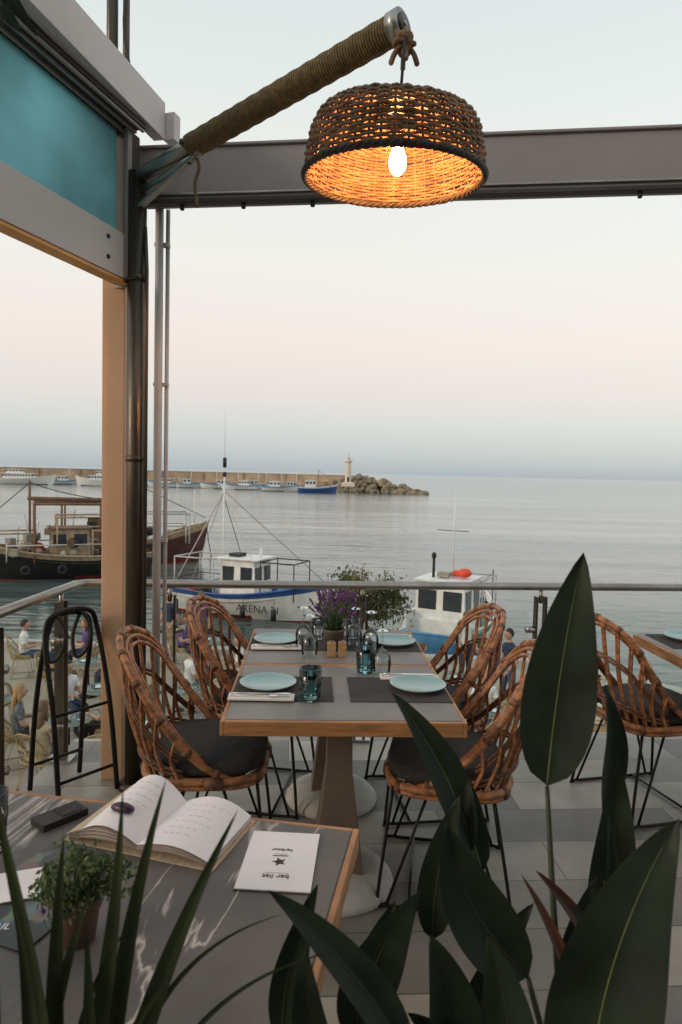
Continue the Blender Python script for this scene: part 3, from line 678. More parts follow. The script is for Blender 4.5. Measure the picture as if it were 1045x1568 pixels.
BL=[((-.256,.7,.90),(-.222,.7,1.235),.022,(.006,0,.0)),((-.236,.7,.90),(-.182,.72,1.236),.022,(-.008,0,0)),((-.222,.68,.88),(-.103,.72,1.205),.026,(-.012,0,0)),
 ((-.290,.68,.90),(-.349,.66,1.28),.024,(.010,0,0)),((-.284,.68,.9),(-.280,.69,1.19),.022,(-.004,0,0)),((-.25,.66,.88),(-.262,.7,1.09),.018,(.006,0,0)),
 ((-.33,.66,.88),(-.345,.68,1.12),.020,(-.004,0,0)),((-.27,.7,.88),(-.215,.70,1.085),.010,(-.02,0,0)),((-.22,.7,.88),(-.05,.74,1.075),.008,(-.03,0,.035)),
 ((-.2,.7,.86),(.02,.76,1.02),.007,(-.03,0,.035)),((-.30,.66,.9),(-.31,.64,1.15),.020,(.008,0,0)),((-.24,.64,.88),(-.16,.66,1.06),.016,(-.01,0,.01)),((-.31,.7,.88),(-.25,.68,1.13),.02,(-.006,0,0)),
 ((-.27,.62,.86),(-.30,.62,1.02),.03,(.01,0,0)),((-.34,.64,.84),(-.29,.62,1.0),.03,(.01,0,0))]
for i,(b0,t0,wd,bd) in enumerate(BL):
    leaf(mb,b0,t0,wd,(.2*((i%3)-1),-1,.1),bd,.35,'blade',None,shape=.55,n=20,wave=.02,seed=i)
    stemto(mb,b0,(-.26+.01*(i%5),.66,.62),.004,(0,0,0),'blade')
mb.build('dracaena_plant')
mb=MB()
for cx,cy,wx,wy in((-.25,.64,.5,.26),(.3,.76,.56,.34)):
    mb.box((cx,cy,.30),(wx,wy,.6),'pedestal'); mb.box((cx,cy,.603),(wx-.04,wy-.04,.01),'bark')
    for sx in(-1,1): mb.box((cx+sx*(wx/2-.01),cy,.61),(.02,wy+.01,.03),'pedestal')
mb.build('planter_box',bevel=.004)
mb=MB()
mb.tube(smooth_path([(-.95,1.15,3.44),(-.85,1.35,3.0),(-.77,1.5,2.64),(-.74,1.5,2.50)]),.003,'stem',5)
leaf(mb,(-.755,1.5,2.60),(-.665,1.5,2.475),.03,(0,-1,-.3),m='leaf',rib=None); leaf(mb,(-.745,1.5,2.54),(-.69,1.48,2.47),.028,(0,-1,-.3),m='leaf',rib=None); leaf(mb,(-.77,1.5,2.64),(-.73,1.5,2.53),.03,(0,-1,-.3),m='leaf',rib=None)
mb.build('hanging_vine')

# ------------------------------------------------------------------ shrub on the quay
def shrub(loc,h,rx,rz,seed,nl,name):
    r_=random.Random(seed); mb=MB(); cen=V(0,0,h-rz)
    mb.tube(smooth_path([(0,0,0),(.04,.02,h*.4),(-.02,0,h*.72),cen]),[.05]*19,'bark',8)
    cl=[]
    for i in range(26):
        a=r_.uniform(0,6.28); ph=math.acos(r_.uniform(-.8,1)); k=r_.uniform(.55,1)
        c=cen+V(sin(ph)*cos(a)*rx*k,sin(ph)*sin(a)*rx*k*.8,cos(ph)*rz*k); cl.append((c,r_.uniform(.10,.2),r_.random()))
        mb.tube(smooth_path([cen-V(0,0,rz*.9),(cen+c)/2+V(0,0,-.05),c],4),[.016-.0012*q for q in range(9)],'bark',5)
    for i in range(nl):
        c,s,tn=r_.choice(cl); p=c+V(r_.gauss(0,1),r_.gauss(0,1),r_.gauss(0,1))*s*.55
        E_=Euler((r_.uniform(0,6),r_.uniform(0,6),r_.uniform(0,6))).to_matrix(); s1=r_.uniform(.022,.038)
        mb.add([p+E_@V(-s1,0,0),p+E_@V(0,-s1*.4,0),p+E_@V(s1,0,.004),p+E_@V(0,s1*.4,0)],[[0,1,2,3]],'olive2' if (tn>.6 and r_.random()<.75) or r_.random()<.15 else 'olive')
    return mb.build(name,loc=loc)
shrub((.33,9.6,LT),3.42,.56,.36,4,5600,'bushy_shrub')

# ------------------------------------------------------------------ boats
def hull(mb,Lh,Bm,fb,rise,mats_,draft=.4,deck='deck',bul=.3):
    ns=22; nv=8; vs=[]
    def shr(u): return fb+rise*max(0,u-.3)**2*2.0+.12*(1-u)**2
    def hb(u): return Bm/2*(1-max(0,(u-.42)/.58)**2.3)*(.78+.22*min(1,u/.35))
    for i in range(ns+1):
        u=i/ns; sh=shr(u); h_=max(hb(u),.02)
        for sd in(-1,1):
            for j in range(nv+1):
                t=j/nv; z=-draft+(sh+draft)*t; fl=t**(.35+.5*u); y=sd*h_*fl; x=-Lh/2+Lh*u*.94+Lh*.06*t*u**3
                vs.append((x,y,z))
    W=2*(nv+1); fm_={}
    for i in range(ns):
        for s_ in(0,1):
            for j in range(nv):
                a=i*W+s_*(nv+1)+j; q=[a,a+W,a+W+1,a+1]
                if s_: q=q[::-1]
                z=(vs[a][2]+vs[a+1][2])/2
                mm=mats_[0] if z<.06 else (mats_[2] if j>=nv-1 else mats_[1])
                fm_.setdefault(mm,[]).append(q)
    fm_.setdefault(mats_[1],[]).append([j for j in range(nv+1)]+[nv+1+j for j in range(nv,-1,-1)])
    for k_,(mm,fs) in enumerate(fm_.items()): mb.add(vs,fs,mm)
    dk=[];df=[]
    for i in range(ns+1):
        u=i/ns; x=-Lh/2+Lh*u*.95; z=shr(u)-bul; h_=hb(u)*.94
        dk+=[(x,-h_,z),(x,h_,z)]
    for i in range(ns): df.append([2*i,2*i+2,2*i+3,2*i+1])
    mb.add(dk,df,deck,False)
    for sd in(0,1):
        P=[vs[i*W+sd*(nv+1)+nv] for i in range(ns+1)]; mb.tube([Vector(p)+V(0,0,.02) for p in P],.045,mats_[2] if mats_[2]!=mats_[1] else 'white',6)
    mb.tube([vs[nv],vs[nv+1+nv]],.045,mats_[1],6)
def cabin(mb,c,d,m,win=True,roofm=None,taper=.92):
    mb.box(c,d,m,taper=taper); top=c[2]+d[2]/2
    mb.box((c[0],c[1],top+.03),(d[0]*1.06,d[1]*1.04,.06),roofm or m)
    if win:
        zz=c[2]+d[2]*.18; hh=d[2]*.34; kx=(1-(1-taper)*.68)
        for sx in(-1,1):
            for q in(-.25,.25): mb.box((c[0]+sx*(d[0]/2*kx+.004),c[1]+q*d[1],zz),(.03,d[1]*.36,hh),'window')
        for sy in(-1,1):
            n=max(1,int(d[0]/.7))
            for q in range(n): mb.box((c[0]-d[0]/2+(q+.5)*d[0]/n,c[1]+sy*(d[1]/2*kx+.004),zz),(d[0]/n*.62,.03,hh),'window')
def rope_(mb,a,b,r=.012,m='blackmatte',sag=0):
    a=Vector(a);b=Vector(b); mb.tube([a.lerp(b,i/8)-V(0,0,sag*4*(i/8)*(1-i/8)) for i in range(9)],r,m,4)
def frame(mb,x0,x1,y,z0,z1,m,r=.03):
    for x in(x0,x1):
        for s_ in(-1,1): mb.cyl((x,s_*y,z0),(x,s_*y,z1),r,m,6)
        mb.cyl((x,-y,z1),(x,y,z1),r,m,6)
    for s_ in(-1,1): mb.cyl((x0,s_*y,z1),(x1,s_*y,z1),r,m,6)
mb=MB(); hull(mb,7.2,2.5,.95,.75,('red','white','blue'))
cabin(mb,(-.2,0,1.5),(1.7,1.5,1.8),'white')
mb.box((-.2,0,2.45),(2.0,1.7,.05),'white'); frame(mb,-3.1,-1.2,.95,.8,2.4,'whitepipe',.032); frame(mb,.9,2.4,.75,.9,2.4,'blackmatte',.026)
frame(mb,-3.0,-1.3,.9,.8,1.5,'blackmatte',.02)
mb.box((-1.18,.2,1.3),(.03,.5,1.2),'cyan'); mb.cyl((.3,.4,2.45),(.3,.4,2.85),.06,'white',8); mb.box((-.6,0,2.55),(.5,.6,.12),'blackmatte')
mb.cyl((-1.3,0,.7),(-1.3,0,6.6),.06,'white',8,r2=.035); mb.cyl((-1.3,0,6.6),(-1.3,0,8.6),.012,'white',5)
mb.cyl((-1.3,0,6.2),(-1.3,0,6.6),.08,'blackmatte',8); mb.cyl((-1.65,0,5.4),(-.95,0,5.4),.02,'white',6); mb.ell((-1.3,0,5.9),(.09,.09,.12),'blackmatte',8,6)
rope_(mb,(-1.3,0,5.2),(-3.4,.7,1.0),.024,'whitepipe'); rope_(mb,(-1.3,0,5.2),(-3.4,-.7,1.0),.024,'whitepipe'); rope_(mb,(-1.3,0,5.0),(.6,-.7,2.2),.024,'whitepipe'); rope_(mb,(-1.3,0,5.2),(3.4,0,1.7),.012); rope_(mb,(-1.3,0,4.9),(-.9,1,2.1),.018)
for x,y,m_ in((-2.2,.4,'cyan'),(-2.6,-.5,'orange'),(-1.9,-.6,'blackmatte'),(1.4,.2,'cyan'),(1.9,-.3,'blackmatte'),(2.2,.1,'white'),(-2.9,.3,'blue'),(-2.4,.0,'boatlight'),(1.7,.5,'boatlight')): mb.ell((x,y,1.0),(.28,.26,.3),m_,8,6)
for x in(-2.8,-1.2,.4,1.8): mb.cyl((x,-1.27,.2),(x,-1.27,.65),.11,'blackmatte',10); rope_(mb,(x,-1.27,.6),(x,-1.2,1.0),.012)
ba=mb.build('fishing_boat',loc=(-3.75,28.4,SEA),rot=radians(-22))
text('ARENA 21',.42,(1.1,-1.275,.58),(radians(90),0,radians(6)),'ink',ba,'boat_name',.01)
mb=MB(); hull(mb,6.4,2.4,.9,.6,('cyan','cyan','white'))
cabin(mb,(-1.3,0,1.6),(1.8,1.75,1.9),'white',taper=.95)
mb.box((-2.3,0,1.05),(.25,2.1,.5),'white')
for s_ in(-1,1): mb.box((-2.35,s_*.95,1.1),(1.0,.12,.9),'white')
mb.cyl((-1.2,-.1,2.5),(-1.2,-.1,5.8),.035,'white',6,r2=.012); mb.cyl((-1.2,-.6,4.2),(-1.2,.5,4.2),.014,'blackmatte',5)
mb.cyl((-1.6,.45,2.6),(-1.6,.45,3.3),.05,'blackmatte',8); mb.ell((-1.6,.45,3.35),(.09,.09,.12),'blackmatte',8,6); mb.box((-1.5,.1,2.72),(.4,.4,.14),'deck')
mb.ell((-1.3,-.55,2.80),(.28,.24,.16),'orange'); mb.box((-1.2,-.3,2.75),(.2,.3,.2),'orange'); frame(mb,-.2,1.6,.85,.8,2.4,'whitepipe',.03); frame(mb,-.2,.8,.8,.8,1.5,'blackmatte',.02)
for x in(.3,1.0,1.6): mb.ell((x,.1,1.0),(.3,.4,.25),'blackmatte',8,6)
mb.cyl((1.7,-.7,.8),(1.7,-.7,2.6),.02,'blackmatte',5); rope_(mb,(1.7,-.7,2.5),(-.2,-.8,2.3),.01)
mb.build('cabin_boat',loc=(4.35,24.3,SEA),rot=radians(62))
mb=MB(); hull(mb,8.5,3.0,1.0,.8,('red','hullblack','boatlight'))
cabin(mb,(-.4,0,1.55),(1.9,1.7,1.4),'boatlight',True,'boatwood')
for x in(-3.7,-2.9,-2.0):
    for s_ in(-1,1): mb.cyl((x,s_*1.15,.8),(x,s_*1.15,3.5),.065,'boatwood',6)
frame(mb,-3.7,1.2,1.2,.8,3.4,'boatwood',.06); frame(mb,-3.6,-1.4,1.2,.8,2.2,'boatlight',.045); frame(mb,1.2,3.0,.9,1,2.1,'boatlight',.04); frame(mb,-3.4,2.4,1.25,.9,1.6,'whitepipe',.03); frame(mb,-2.2,.2,1.0,.8,2.8,'boatlight',.04)
mb.cyl((-3.9,0,3.5),(1.5,0,3.6),.09,'boatwood',6); mb.cyl((1.4,0,1),(1.4,0,4.4),.06,'boatwood',6); mb.cyl((-2.6,.2,.8),(-2.6,.2,4.0),.05,'boatwood',6)
rope_(mb,(1.4,0,4.3),(4.2,0,1.9),.02); rope_(mb,(1.4,0,4.3),(-3.4,0,3.5),.02,sag=.2)
for i in range(34):
    mb.ell((random.uniform(-3.6,3),random.uniform(-1.1,1.1),random.uniform(.9,1.7)),(random.uniform(.15,.4),.3,.22),random.choice(['blackmatte','boatwood','deck','white','boatlight','orange','hullblack','boatlight']),8,6)
for i in range(22): mb.box((random.uniform(-3.4,2.8),random.uniform(-1.1,1.1),random.uniform(1,2.1)),(.5,.3,.3),random.choice(['boatwood','deck','whitepipe','boatlight']),Matrix.Rotation(random.uniform(0,3),3,'Z'))
for i in range(12):
    x=random.uniform(-3.4,2); mb.cyl((x,random.uniform(-1,1),.9),(x+random.uniform(-.5,.5),random.uniform(-1,1),random.uniform(2.2,3.4)),.03,random.choice(['boatwood','boatlight','whitepipe']),5)
for x in(-2,0,1.6):
    for s_ in(-1,1): mb.tube([(x+.16*cos(a),s_*1.56,.55+.16*sin(a)) for a in [2*pi*i/14 for i in range(14)]],.07,'blackmatte',6,closed=True)
o=mb.build('wooden_fishing_boat',loc=(-15.3,37.2,SEA),rot=radians(205)); o.scale=(1.1,1.1,1.2)
mb=MB(); hull(mb,9,3.0,1.2,1.2,('red','maroon','boatlight'))
cabin(mb,(-1.6,0,1.9),(2.2,1.9,1.5),'boatwood',True,'white')
frame(mb,-.2,3.2,1.1,1.2,2.9,'whitepipe',.05); frame(mb,-4,-.4,1.2,1.2,3.6,'boatwood',.06); frame(mb,.2,3.0,1.05,1.2,2.2,'whitepipe',.035)
mb.cyl((3.6,0,1.8),(3.6,0,4.2),.035,'white',6); mb.cyl((-1.2,0,2),(-1.2,0,5.2),.07,'boatwood',6); rope_(mb,(-1.2,0,5.1),(4.3,0,2.6),.02)
mb.tube([(4.3,0,2.4),(4.5,0,1.2),(4.7,.2,.3),(4.6,.3,-.2)],.03,'blackmatte',5)
for i in range(26): mb.ell((random.uniform(-3.4,3.2),random.uniform(-1,1),random.uniform(1.2,1.9)),(.32,.3,.25),random.choice(['boatwood','deck','white','boatlight','blackmatte']),8,6)
o=mb.build('wooden_fishing_boat',loc=(-13.2,43.5,SEA),rot=radians(18)); o.scale=(1.05,1.05,1.12)
def far_boat(loc,rot,Lh,kind):
    mb=MB()
    if kind=='yacht':
        hull(mb,Lh,Lh*.27,1.3,1.1,('hullblack','white','white')); cabin(mb,(-Lh*.08,0,1.9),(Lh*.5,Lh*.18,1.3),'white'); cabin(mb,(-Lh*.15,0,3.0),(Lh*.26,Lh*.16,.9),'white',taper=.8); mb.cyl((-Lh*.2,0,3.2),(-Lh*.2,0,5.6),.06,'white',6)
        mb.box((-Lh*.33,0,2.6),(Lh*.2,Lh*.2,.08),'white')
    elif kind=='blue':
        hull(mb,Lh,Lh*.3,1.1,.8,('red','blue','white')); cabin(mb,(-Lh*.2,0,1.9),(Lh*.25,Lh*.2,1.6),'white'); mb.cyl((0,0,1),(0,0,5.2),.07,'boatwood',6); frame(mb,.4,Lh*.3,.9,1,2.4,'boatwood',.05)
        rope_(mb,(0,0,5),(Lh*.45,0,1.9),.03)
    else:
        hull(mb,Lh,Lh*.3,.9,.7,('hullblack','white','cyan')); cabin(mb,(-Lh*.15,0,1.5),(Lh*.28,Lh*.2,1.3),'white'); mb.cyl((.2,0,1),(.2,0,6.5),.07,'white',6); frame(mb,-Lh*.42,-Lh*.3,.8,.8,2.3,'whitepipe',.05)
    o=mb.build('moored_boat',loc=(loc[0],loc[1],SEA),rot=rot); o.scale=(1.25,1.25,1.35)
far_boat((-103,222),radians(4),16,'yacht'); far_boat((-122,226),radians(10),12,'yacht'); far_boat((-80,222),radians(-170),10,'yacht')
far_boat((-41,225),radians(190),9,'w'); far_boat((-33,220),radians(175),10,'w'); far_boat((-19,212),radians(5),9,'w'); far_boat((-14.5,216),radians(15),8,'w'); far_boat((-7,204),radians(10),9.5,'blue'); far_boat((-60,228),radians(180),8,'w')
far_boat((-28,228),radians(12),7,'w'); far_boat((-50,226),radians(20),7,'w'); far_boat((-92,230),radians(8),9,'w'); far_boat((-24,220),radians(182),8,'w')

# ------------------------------------------------------------------ breakwater + lighthouse + rocks
mb=MB()
line=[(-420,300),(-130,256),(-52,254),(-20,240),(0,228),(8,222)]
def bw(line,w_,z0,z1,m):
    for a,b in zip(line[:-1],line[1:]): mb.beam((a[0],a[1],(z0+z1)/2),(b[0]+ (b[0]-a[0])*.01,b[1]+(b[1]-a[1])*.01,(z0+z1)/2),w_,z1-z0,m)
bw(line,9,-6,-2.6,'wallstone'); bw([(x,y+3) for x,y in line],2.2,-2.7,.7,'wallstone'); bw([(x,y+3) for x,y in line],2.6,.7,.95,'concrete')
for a,b in zip(line[:-1],line[1:]):
    n_=int((V(*b,0)-V(*a,0)).length/14)
    for i in range(n_):
        t=i/n_; x=a[0]+(b[0]-a[0])*t; y=a[1]+(b[1]-a[1])*t
        mb.box((x,y+1.7,-1),(.5,.9,3.3),'wallstone')
mb.build('breakwater_wall')
mb=MB(); rk=random.Random(11)
ico=bmesh.new(); bmesh.ops.create_icosphere(ico,subdivisions=2,radius=1); iv=[v.co.copy() for v in ico.verts]; ifc=[[v.index for v in f.verts] for f in ico.faces]; ico.free()
def rock(p,sz):
    pl=[(Vector((rk.gauss(0,1),rk.gauss(0,1),rk.gauss(0,1))).normalized(),rk.uniform(.5,.85)) for _ in range(8)]
    sc=V(rk.uniform(.8,1.3),rk.uniform(.8,1.2),rk.uniform(.55,.9))*sz; E_=Euler((rk.uniform(-.5,.5),rk.uniform(-.5,.5),rk.uniform(0,6))).to_matrix(); vs=[]
    for v in iv:
        q=v.copy()
        for n_,d_ in pl:
            k=q.dot(n_)
            if k>d_: q-=n_*(k-d_)
        vs.append(p+E_@V(q.x*sc.x,q.y*sc.y,q.z*sc.z))
    mb.add(vs,ifc,'rock',False)
for i in range(330):
    t=rk.random(); x=-9+35*t; env=(min(1,(t+.05)/.35))*(min(1,(1.02-t)/.42)); yy=rk.uniform(-1,1); y=221-.28*(x-5)+yy*6
    h=5.6*env*(1-abs(yy)*.85)*rk.uniform(.7,1)
    rock(V(x,y,SEA+h*rk.uniform(.4,1)-.3),rk.uniform(.8,2.0))
for i in range(160):
    x=-130+135*rk.random(); y=252-(max(0,x+52)/52)*24 if x>-52 else 252
    rock(V(x,y-5.2+rk.uniform(-1,1),SEA+rk.uniform(0,.7)),rk.uniform(.6,1.3))
mb.build('breakwater_rocks')
mb=MB()
mb.box((0,0,.6),(4.2,4.2,1.2),'cream'); mb.box((0,0,1.3),(3.2,3.2,.4),'cream')
mb.lathe([(1.05,1.4),(.98,2.2),(.84,7.2),(.82,7.6),(1.3,8.0),(1.35,8.15),(1.35,8.4),(.0,8.4)],(0,0,0),'cream',24)
mb.lathe([(.55,8.4),(.55,9.1),(.7,9.15),(.35,9.5),(0,9.65)],(0,0,0),'cream',16); mb.cyl((0,0,9.6),(0,0,10.8),.05,'blackmatte',6)
for a in range(12): mb.cyl((1.25*cos(a*pi/6),1.25*sin(a*pi/6),8.4),(1.25*cos(a*pi/6),1.25*sin(a*pi/6),9.0),.04,'white',5)
mb.box((0,-1.0,2.3),(.7,.2,1.5),'window')
mb.build('lighthouse',loc=(2.0,219,-2.7))

# ------------------------------------------------------------------ people
def skinned(J,Ed,rad,root):
    me=bpy.data.meshes.new('tmp'); names=list(J); idx={n:i for i,n in enumerate(names)}
    me.from_pydata([J[n] for n in names],[(idx[a],idx[b]) for a,b in Ed],[])
    o=bpy.data.objects.new('tmp',me); S.collection.objects.link(o); o.modifiers.new('s','SKIN')
    for n in names:
        sv=me.skin_vertices[0].data[idx[n]]; r_=rad[n]; sv.radius=r_ if isinstance(r_,tuple) else (r_,r_); sv.use_root=(n==root)
    ss=o.modifiers.new('u','SUBSURF'); ss.levels=2; ss.render_levels=2
    dg=bpy.context.evaluated_depsgraph_get(); ev=o.evaluated_get(dg); m2=ev.to_mesh()
    vs=[v.co.copy() for v in m2.vertices]; fs=[list(p.vertices) for p in m2.polygons]; ev.to_mesh_clear()
    bpy.data.objects.remove(o); bpy.data.meshes.remove(me); return vs,fs
CACHE={}
def person(loc,rot,pose,top,bot,hair,long_hair=False,head_turn=0,sc=1,short_sleeve=True):
    if pose=='sit':
        J=dict(pel=(0,0,.52),waist=(0,.0,.68),chest=(0,.02,.86),cl=(0,.03,.95),neck=(0,.03,1.03),hd=(0,.045,1.11))
        for s_,k in((-1,'L'),(1,'R')):
            J['sh'+k]=(s_*.165,.02,.94);J['el'+k]=(s_*.235,.08,.70);J['wr'+k]=(s_*.13,.30,.73)
            J['hip'+k]=(s_*.09,.05,.50);J['kn'+k]=(s_*.11,.42,.50);J['an'+k]=(s_*.11,.40,.08);J['to'+k]=(s_*.12,.54,.035)
    else:
        J=dict(pel=(0,0,.95),waist=(0,.0,1.12),chest=(0,.01,1.30),cl=(0,.01,1.39),neck=(0,.01,1.47),hd=(0,.02,1.55))
        for s_,k in((-1,'L'),(1,'R')):
            J['sh'+k]=(s_*.175,.0,1.38);J['el'+k]=(s_*.24,-.01,1.12);J['wr'+k]=(s_*.20,.16,.95)
            J['hip'+k]=(s_*.09,.0,.90);J['kn'+k]=(s_*.11,.03+.04*s_,.49);J['an'+k]=(s_*.11,-.04*s_,.08);J['to'+k]=(s_*.12,.13-.04*s_,.035)
    rad=dict(pel=(.165,.125),waist=(.145,.11),chest=(.165,.12),cl=(.11,.09),neck=.055,hd=.055)
    for k in'LR': rad.update({'sh'+k:.066,'el'+k:.048,'wr'+k:.032,'hip'+k:.10,'kn'+k:.068,'an'+k:.045,'to'+k:.042})
    Ed=[('pel','waist'),('waist','chest'),('chest','cl'),('cl','neck'),('neck','hd')]
    for k in'LR': Ed+=[('cl','sh'+k),('sh'+k,'el'+k),('el'+k,'wr'+k),('pel','hip'+k),('hip'+k,'kn'+k),('kn'+k,'an'+k),('an'+k,'to'+k)]
    if pose not in CACHE:
        vs,fs=skinned(J,Ed,rad,'pel'); asg=[]
        mr_=lambda n: rad[n][0] if isinstance(rad[n],tuple) else rad[n]
        for f in fs:
            c=sum((vs[i] for i in f),Vector())/len(f); best=None
            for a,b in Ed:
                A_=Vector(J[a]);B_=Vector(J[b]);ab=B_-A_; t=max(0,min(1,(c-A_).dot(ab)/ab.length_squared)); dd_=(c-(A_+ab*t)).length/(mr_(a)*(1-t)+mr_(b)*t)
                if best is None or dd_<best[0]: best=(dd_,a,b,t)
            asg.append(best[1:])
        CACHE[pose]=(vs,fs,asg)
    vs,fs,asg=CACHE[pose]
    mb=MB(); groups={}
    for f,(a,b,t) in zip(fs,asg):
        if a=='neck' or (a=='cl' and b=='neck' and t>.55): mm='skin'
        elif a.startswith('el'): mm='skin' if short_sleeve else top
        elif a.startswith('sh'): mm='skin' if short_sleeve and t>.62 else top
        elif a.startswith('hip') or (a=='pel' and (b!='waist' or t<.3)): mm=bot
        elif a.startswith('kn'): mm=bot
        elif a.startswith('an'): mm='c_white' if top!='c_white' else 'c_black'
        else: mm=top
        groups.setdefault(mm,[]).append(f)
    for mm,g_ in groups.items(): mb.add(vs,g_,mm)
    H=Vector(J['hd'])+V(0,.015,.085); Rz=Matrix.Rotation(head_turn,3,'Z')
    def hf(p):
        q=p.copy()
        if p.z<0: q.x*=1+.25*p.z; q.y*=1+.12*p.z
        return q
    mb.ell(H,(.075,.095,.118),'skin',16,12,Rz,hf)
    at=lambda x,y,z: H+Rz@V(x,y,z)
    mb.tube([at(0,.088,.012),at(0,.108,-.018),at(0,.098,-.028)],[.007,.013,.009],'skin',6)
    for s_ in(-1,1):
        mb.ell(at(s_*.03,.086,.008),(.012,.007,.006),'eye',8,5); mb.ell(at(s_*.076,-.002,-.008),(.009,.018,.028),'skin',8,6); mb.ell(at(s_*.03,.088,.028),(.015,.006,.004),hair,8,4)
    mb.ell(at(0,.086,-.052),(.022,.009,.007),'lips',8,4)
    def hairf(p):
        q=p.copy(); fr=max(0,min(1,(p.y-.05)/.3))*max(0,min(1,(.5-p.z)/.25)); lo=max(0,min(1,(-p.z-.2)/.3))
        return q*(1-.24*fr)*(1-.2*lo)*(1+.03*sin(p.x*14)+.02*cos(p.z*17+p.y*9))
    mb.ell(H+Rz@V(0,-.012,.014),(.086,.102,.122),hair,24,16,Rz,hairf)
    if long_hair:
        mb.tube([at(0,-.05,.03),at(0,-.08,-.08),at(0,-.10,-.19),at(0,-.105,-.28)],[.075,.085,.08,.03],hair,12,flat=.55,upv=(0,1,0))
        for s_ in(-1,1): mb.tube([at(s_*.06,-.02,.02),at(s_*.075,-.025,-.09),at(s_*.08,-.03,-.19)],[.03,.034,.012],hair,8)
    for s_,k in((-1,'L'),(1,'R')):
        W=Vector(J['wr'+k]); el=Vector(J['el'+k]); d=(W-el).normalized(); side=V(0,0,1).cross(d).normalized(); upn=d.cross(side)
        mb.tube([W-d*.01,W+d*.04,W+d*.085],[.024,.036,.036],'skin',8,flat=.42,upv=upn)
        for i in range(4):
            o_=(i-1.5)*.018; ln=(.062,.074,.070,.055)[i]; p=W+d*.08+side*o_; mb.tube([p,p+d*ln*.45-upn*.006,p+d*ln*.8-upn*.022,p+d*ln-upn*.036],[.0088,.0082,.0075,.006],'skin',6)
        p=W+d*.03-side*.03*s_; mb.tube([p,p+d*.03-side*.02*s_-upn*.006,p+d*.055-side*.025*s_-upn*.016],[.012,.010,.008],'skin',6)
    o=mb.build('seated_person' if pose=='sit' else 'standing_person',loc=loc,rot=rot); o.scale=(sc,)*3
    return o
def cafe_table(x,y,r_=.36):
    mb=MB(); mb.lathe([(0,.71),(r_,.71),(r_+.01,.722),(r_,.735),(0,.735)],(0,0,0),'lttable',28); mb.cyl((0,0,.02),(0,0,.71),.03,'black',10); mb.lathe([(0,.03),(.05,.03),(.2,.012),(.21,0)],(0,0,0),'black',20)
    mb.tube([(r_*cos(a),r_*sin(a),.722) for a in [2*pi*i/28 for i in range(28)]],.014,'ltchair',6,closed=True)
    for i in range(3):
        a=i*2.1+x; mb.lathe([(0,0),(.03,0),(.035,.1),(.031,.1),(.027,.01)],(.18*cos(a),.18*sin(a),.736),'glass',12)
    mb.lathe([(0,0),(.07,0),(.1,.015)],(-.1,.05,.737),'white',16); mb.build('cafe_table',loc=(x,y,LT))
lc=chair_mesh('cafe_cane_chair',(-5.2,10.9,LT),radians(-60),'ltchair','ltchair','ltchair','ltchair',detail=False)
def seat(x,y,rot,*a,**k):
    inst(lc,(x,y,LT),radians(rot)); person((x,y,LT),radians(rot),'sit',*a,**k)
person((-5.2,10.9,LT),radians(-60),'sit','c_pattern','c_black','hair_blond',long_hair=True)
seat(-4.45,10.1,-20,'c_beige','c_jean','hair_brown',long_hair=True)
cafe_table(-4.4,11.0)
seat(-3.8,11.3,80,'c_teal','c_black','hair_brown'); seat(-5.0,12.4,-120,'c_white','c_navy','hair_dark'); cafe_table(-4.4,12.6); seat(-3.75,12.3,75,'c_pink','c_jean','hair_brown',long_hair=True)
seat(-6.0,14.2,-90,'c_navy','c_beige','hair_brown'); seat(-4.7,14.4,90,'c_white','c_jean','hair_blond',long_hair=True); cafe_table(-5.3,14.3)
seat(-7.3,15.6,-70,'c_white','c_jean','hair_dark'); cafe_table(-6.6,15.9); seat(-5.9,15.9,100,'c_purple','c_navy','hair_brown',long_hair=True)
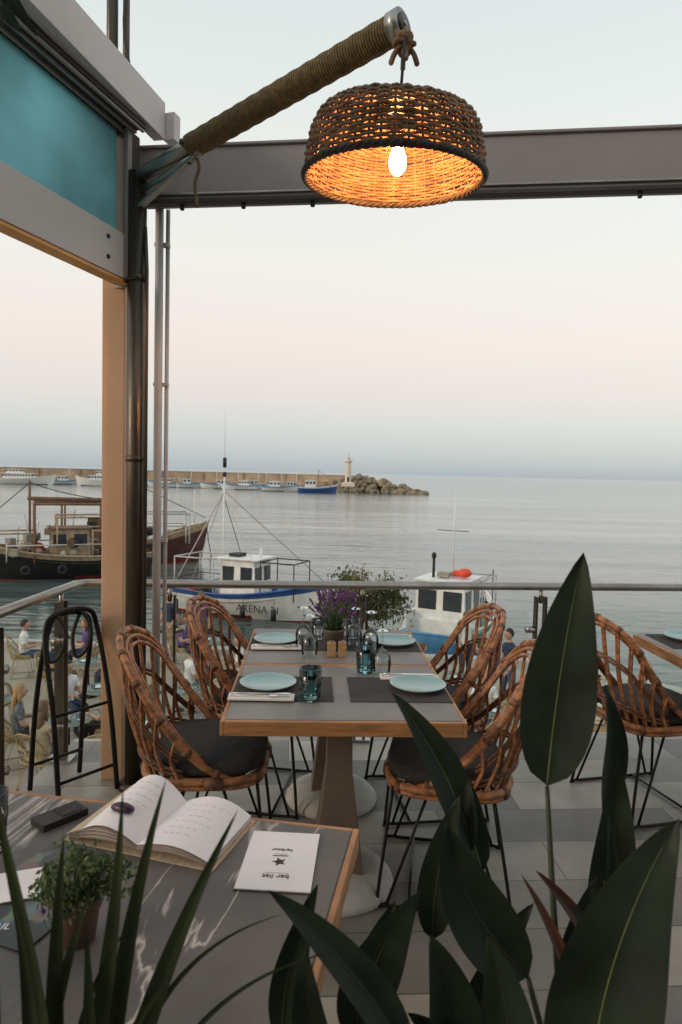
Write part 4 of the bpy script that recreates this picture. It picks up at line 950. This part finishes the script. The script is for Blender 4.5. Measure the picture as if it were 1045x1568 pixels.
seat(-2.05,10.5,-50,'c_pattern','c_navy','hair_dark',head_turn=.4)
cafe_table(-1.4,11.2); cafe_table(-2.7,12.6)
seat(-3.0,13.6,-60,'c_white','c_jean','hair_dark'); seat(-2.05,13.0,70,'c_navy','c_beige','hair_brown')
seat(-3.85,16.6,-100,'c_purple','c_black','hair_brown',long_hair=True); cafe_table(-3.1,16.4); seat(-4.9,16.2,30,'c_navy','c_jean','hair_dark')
person((-4.3,17.2,LT),radians(150),'stand','c_navy','c_beige','hair_dark'); person((-3.55,17.4,LT),radians(200),'stand','c_purple','c_jean','hair_brown')
seat(-2.1,14.6,95,'c_white','c_beige','hair_dark'); seat(-.9,11.6,110,'c_pink','c_navy','hair_brown',long_hair=True)
cafe_table(1.2,11.6); cafe_table(2.5,13.8); seat(2.2,10.9,60,'c_white','c_white','hair_blond',long_hair=True); cafe_table(2.9,11.8); seat(1.75,14.3,-70,'c_teal','c_black','hair_brown')
person((3.55,13.9,LT),radians(110),'stand','c_navy','c_jean','hair_dark'); seat(2.75,12.5,170,'c_white','c_jean','hair_blond')
person((2.95,15.6,LT),radians(200),'stand','c_white','c_navy','hair_brown')
seat(5.8,12.6,80,'c_black','c_jean','hair_dark'); cafe_table(5.1,12.7); seat(4.6,11.9,-10,'c_white','c_navy','hair_brown')
for x,y,r_ in((-6.3,12.5,20),(-6.8,11.2,140),(-5.1,9.4,10),(-3.5,10.4,160),(1.9,12.4,-130),(3.3,12.9,100),(-1.2,13.4,30),(-3.4,9.5,-160),(.4,12.1,-60),(-1.9,9.6,20),(4.4,13.4,-90)): inst(lc,(x,y,LT),radians(r_))
cafe_table(-6.1,11.8); cafe_table(-6.0,10.4); cafe_table(-3.0,10.8)
mb=MB(); mb.cyl((0,0,0),(0,0,.5),.03,'black',8); mb.lathe([(0,.5),(.08,.5),(.1,.6),(.08,.72),(0,.74)],(0,0,0),mat('lantern_glow',(1,.7,.4),.5,emit=(1,.55,.22),estr=9),14); mb.build('lantern',loc=(5.1,10.9,LT+.0))
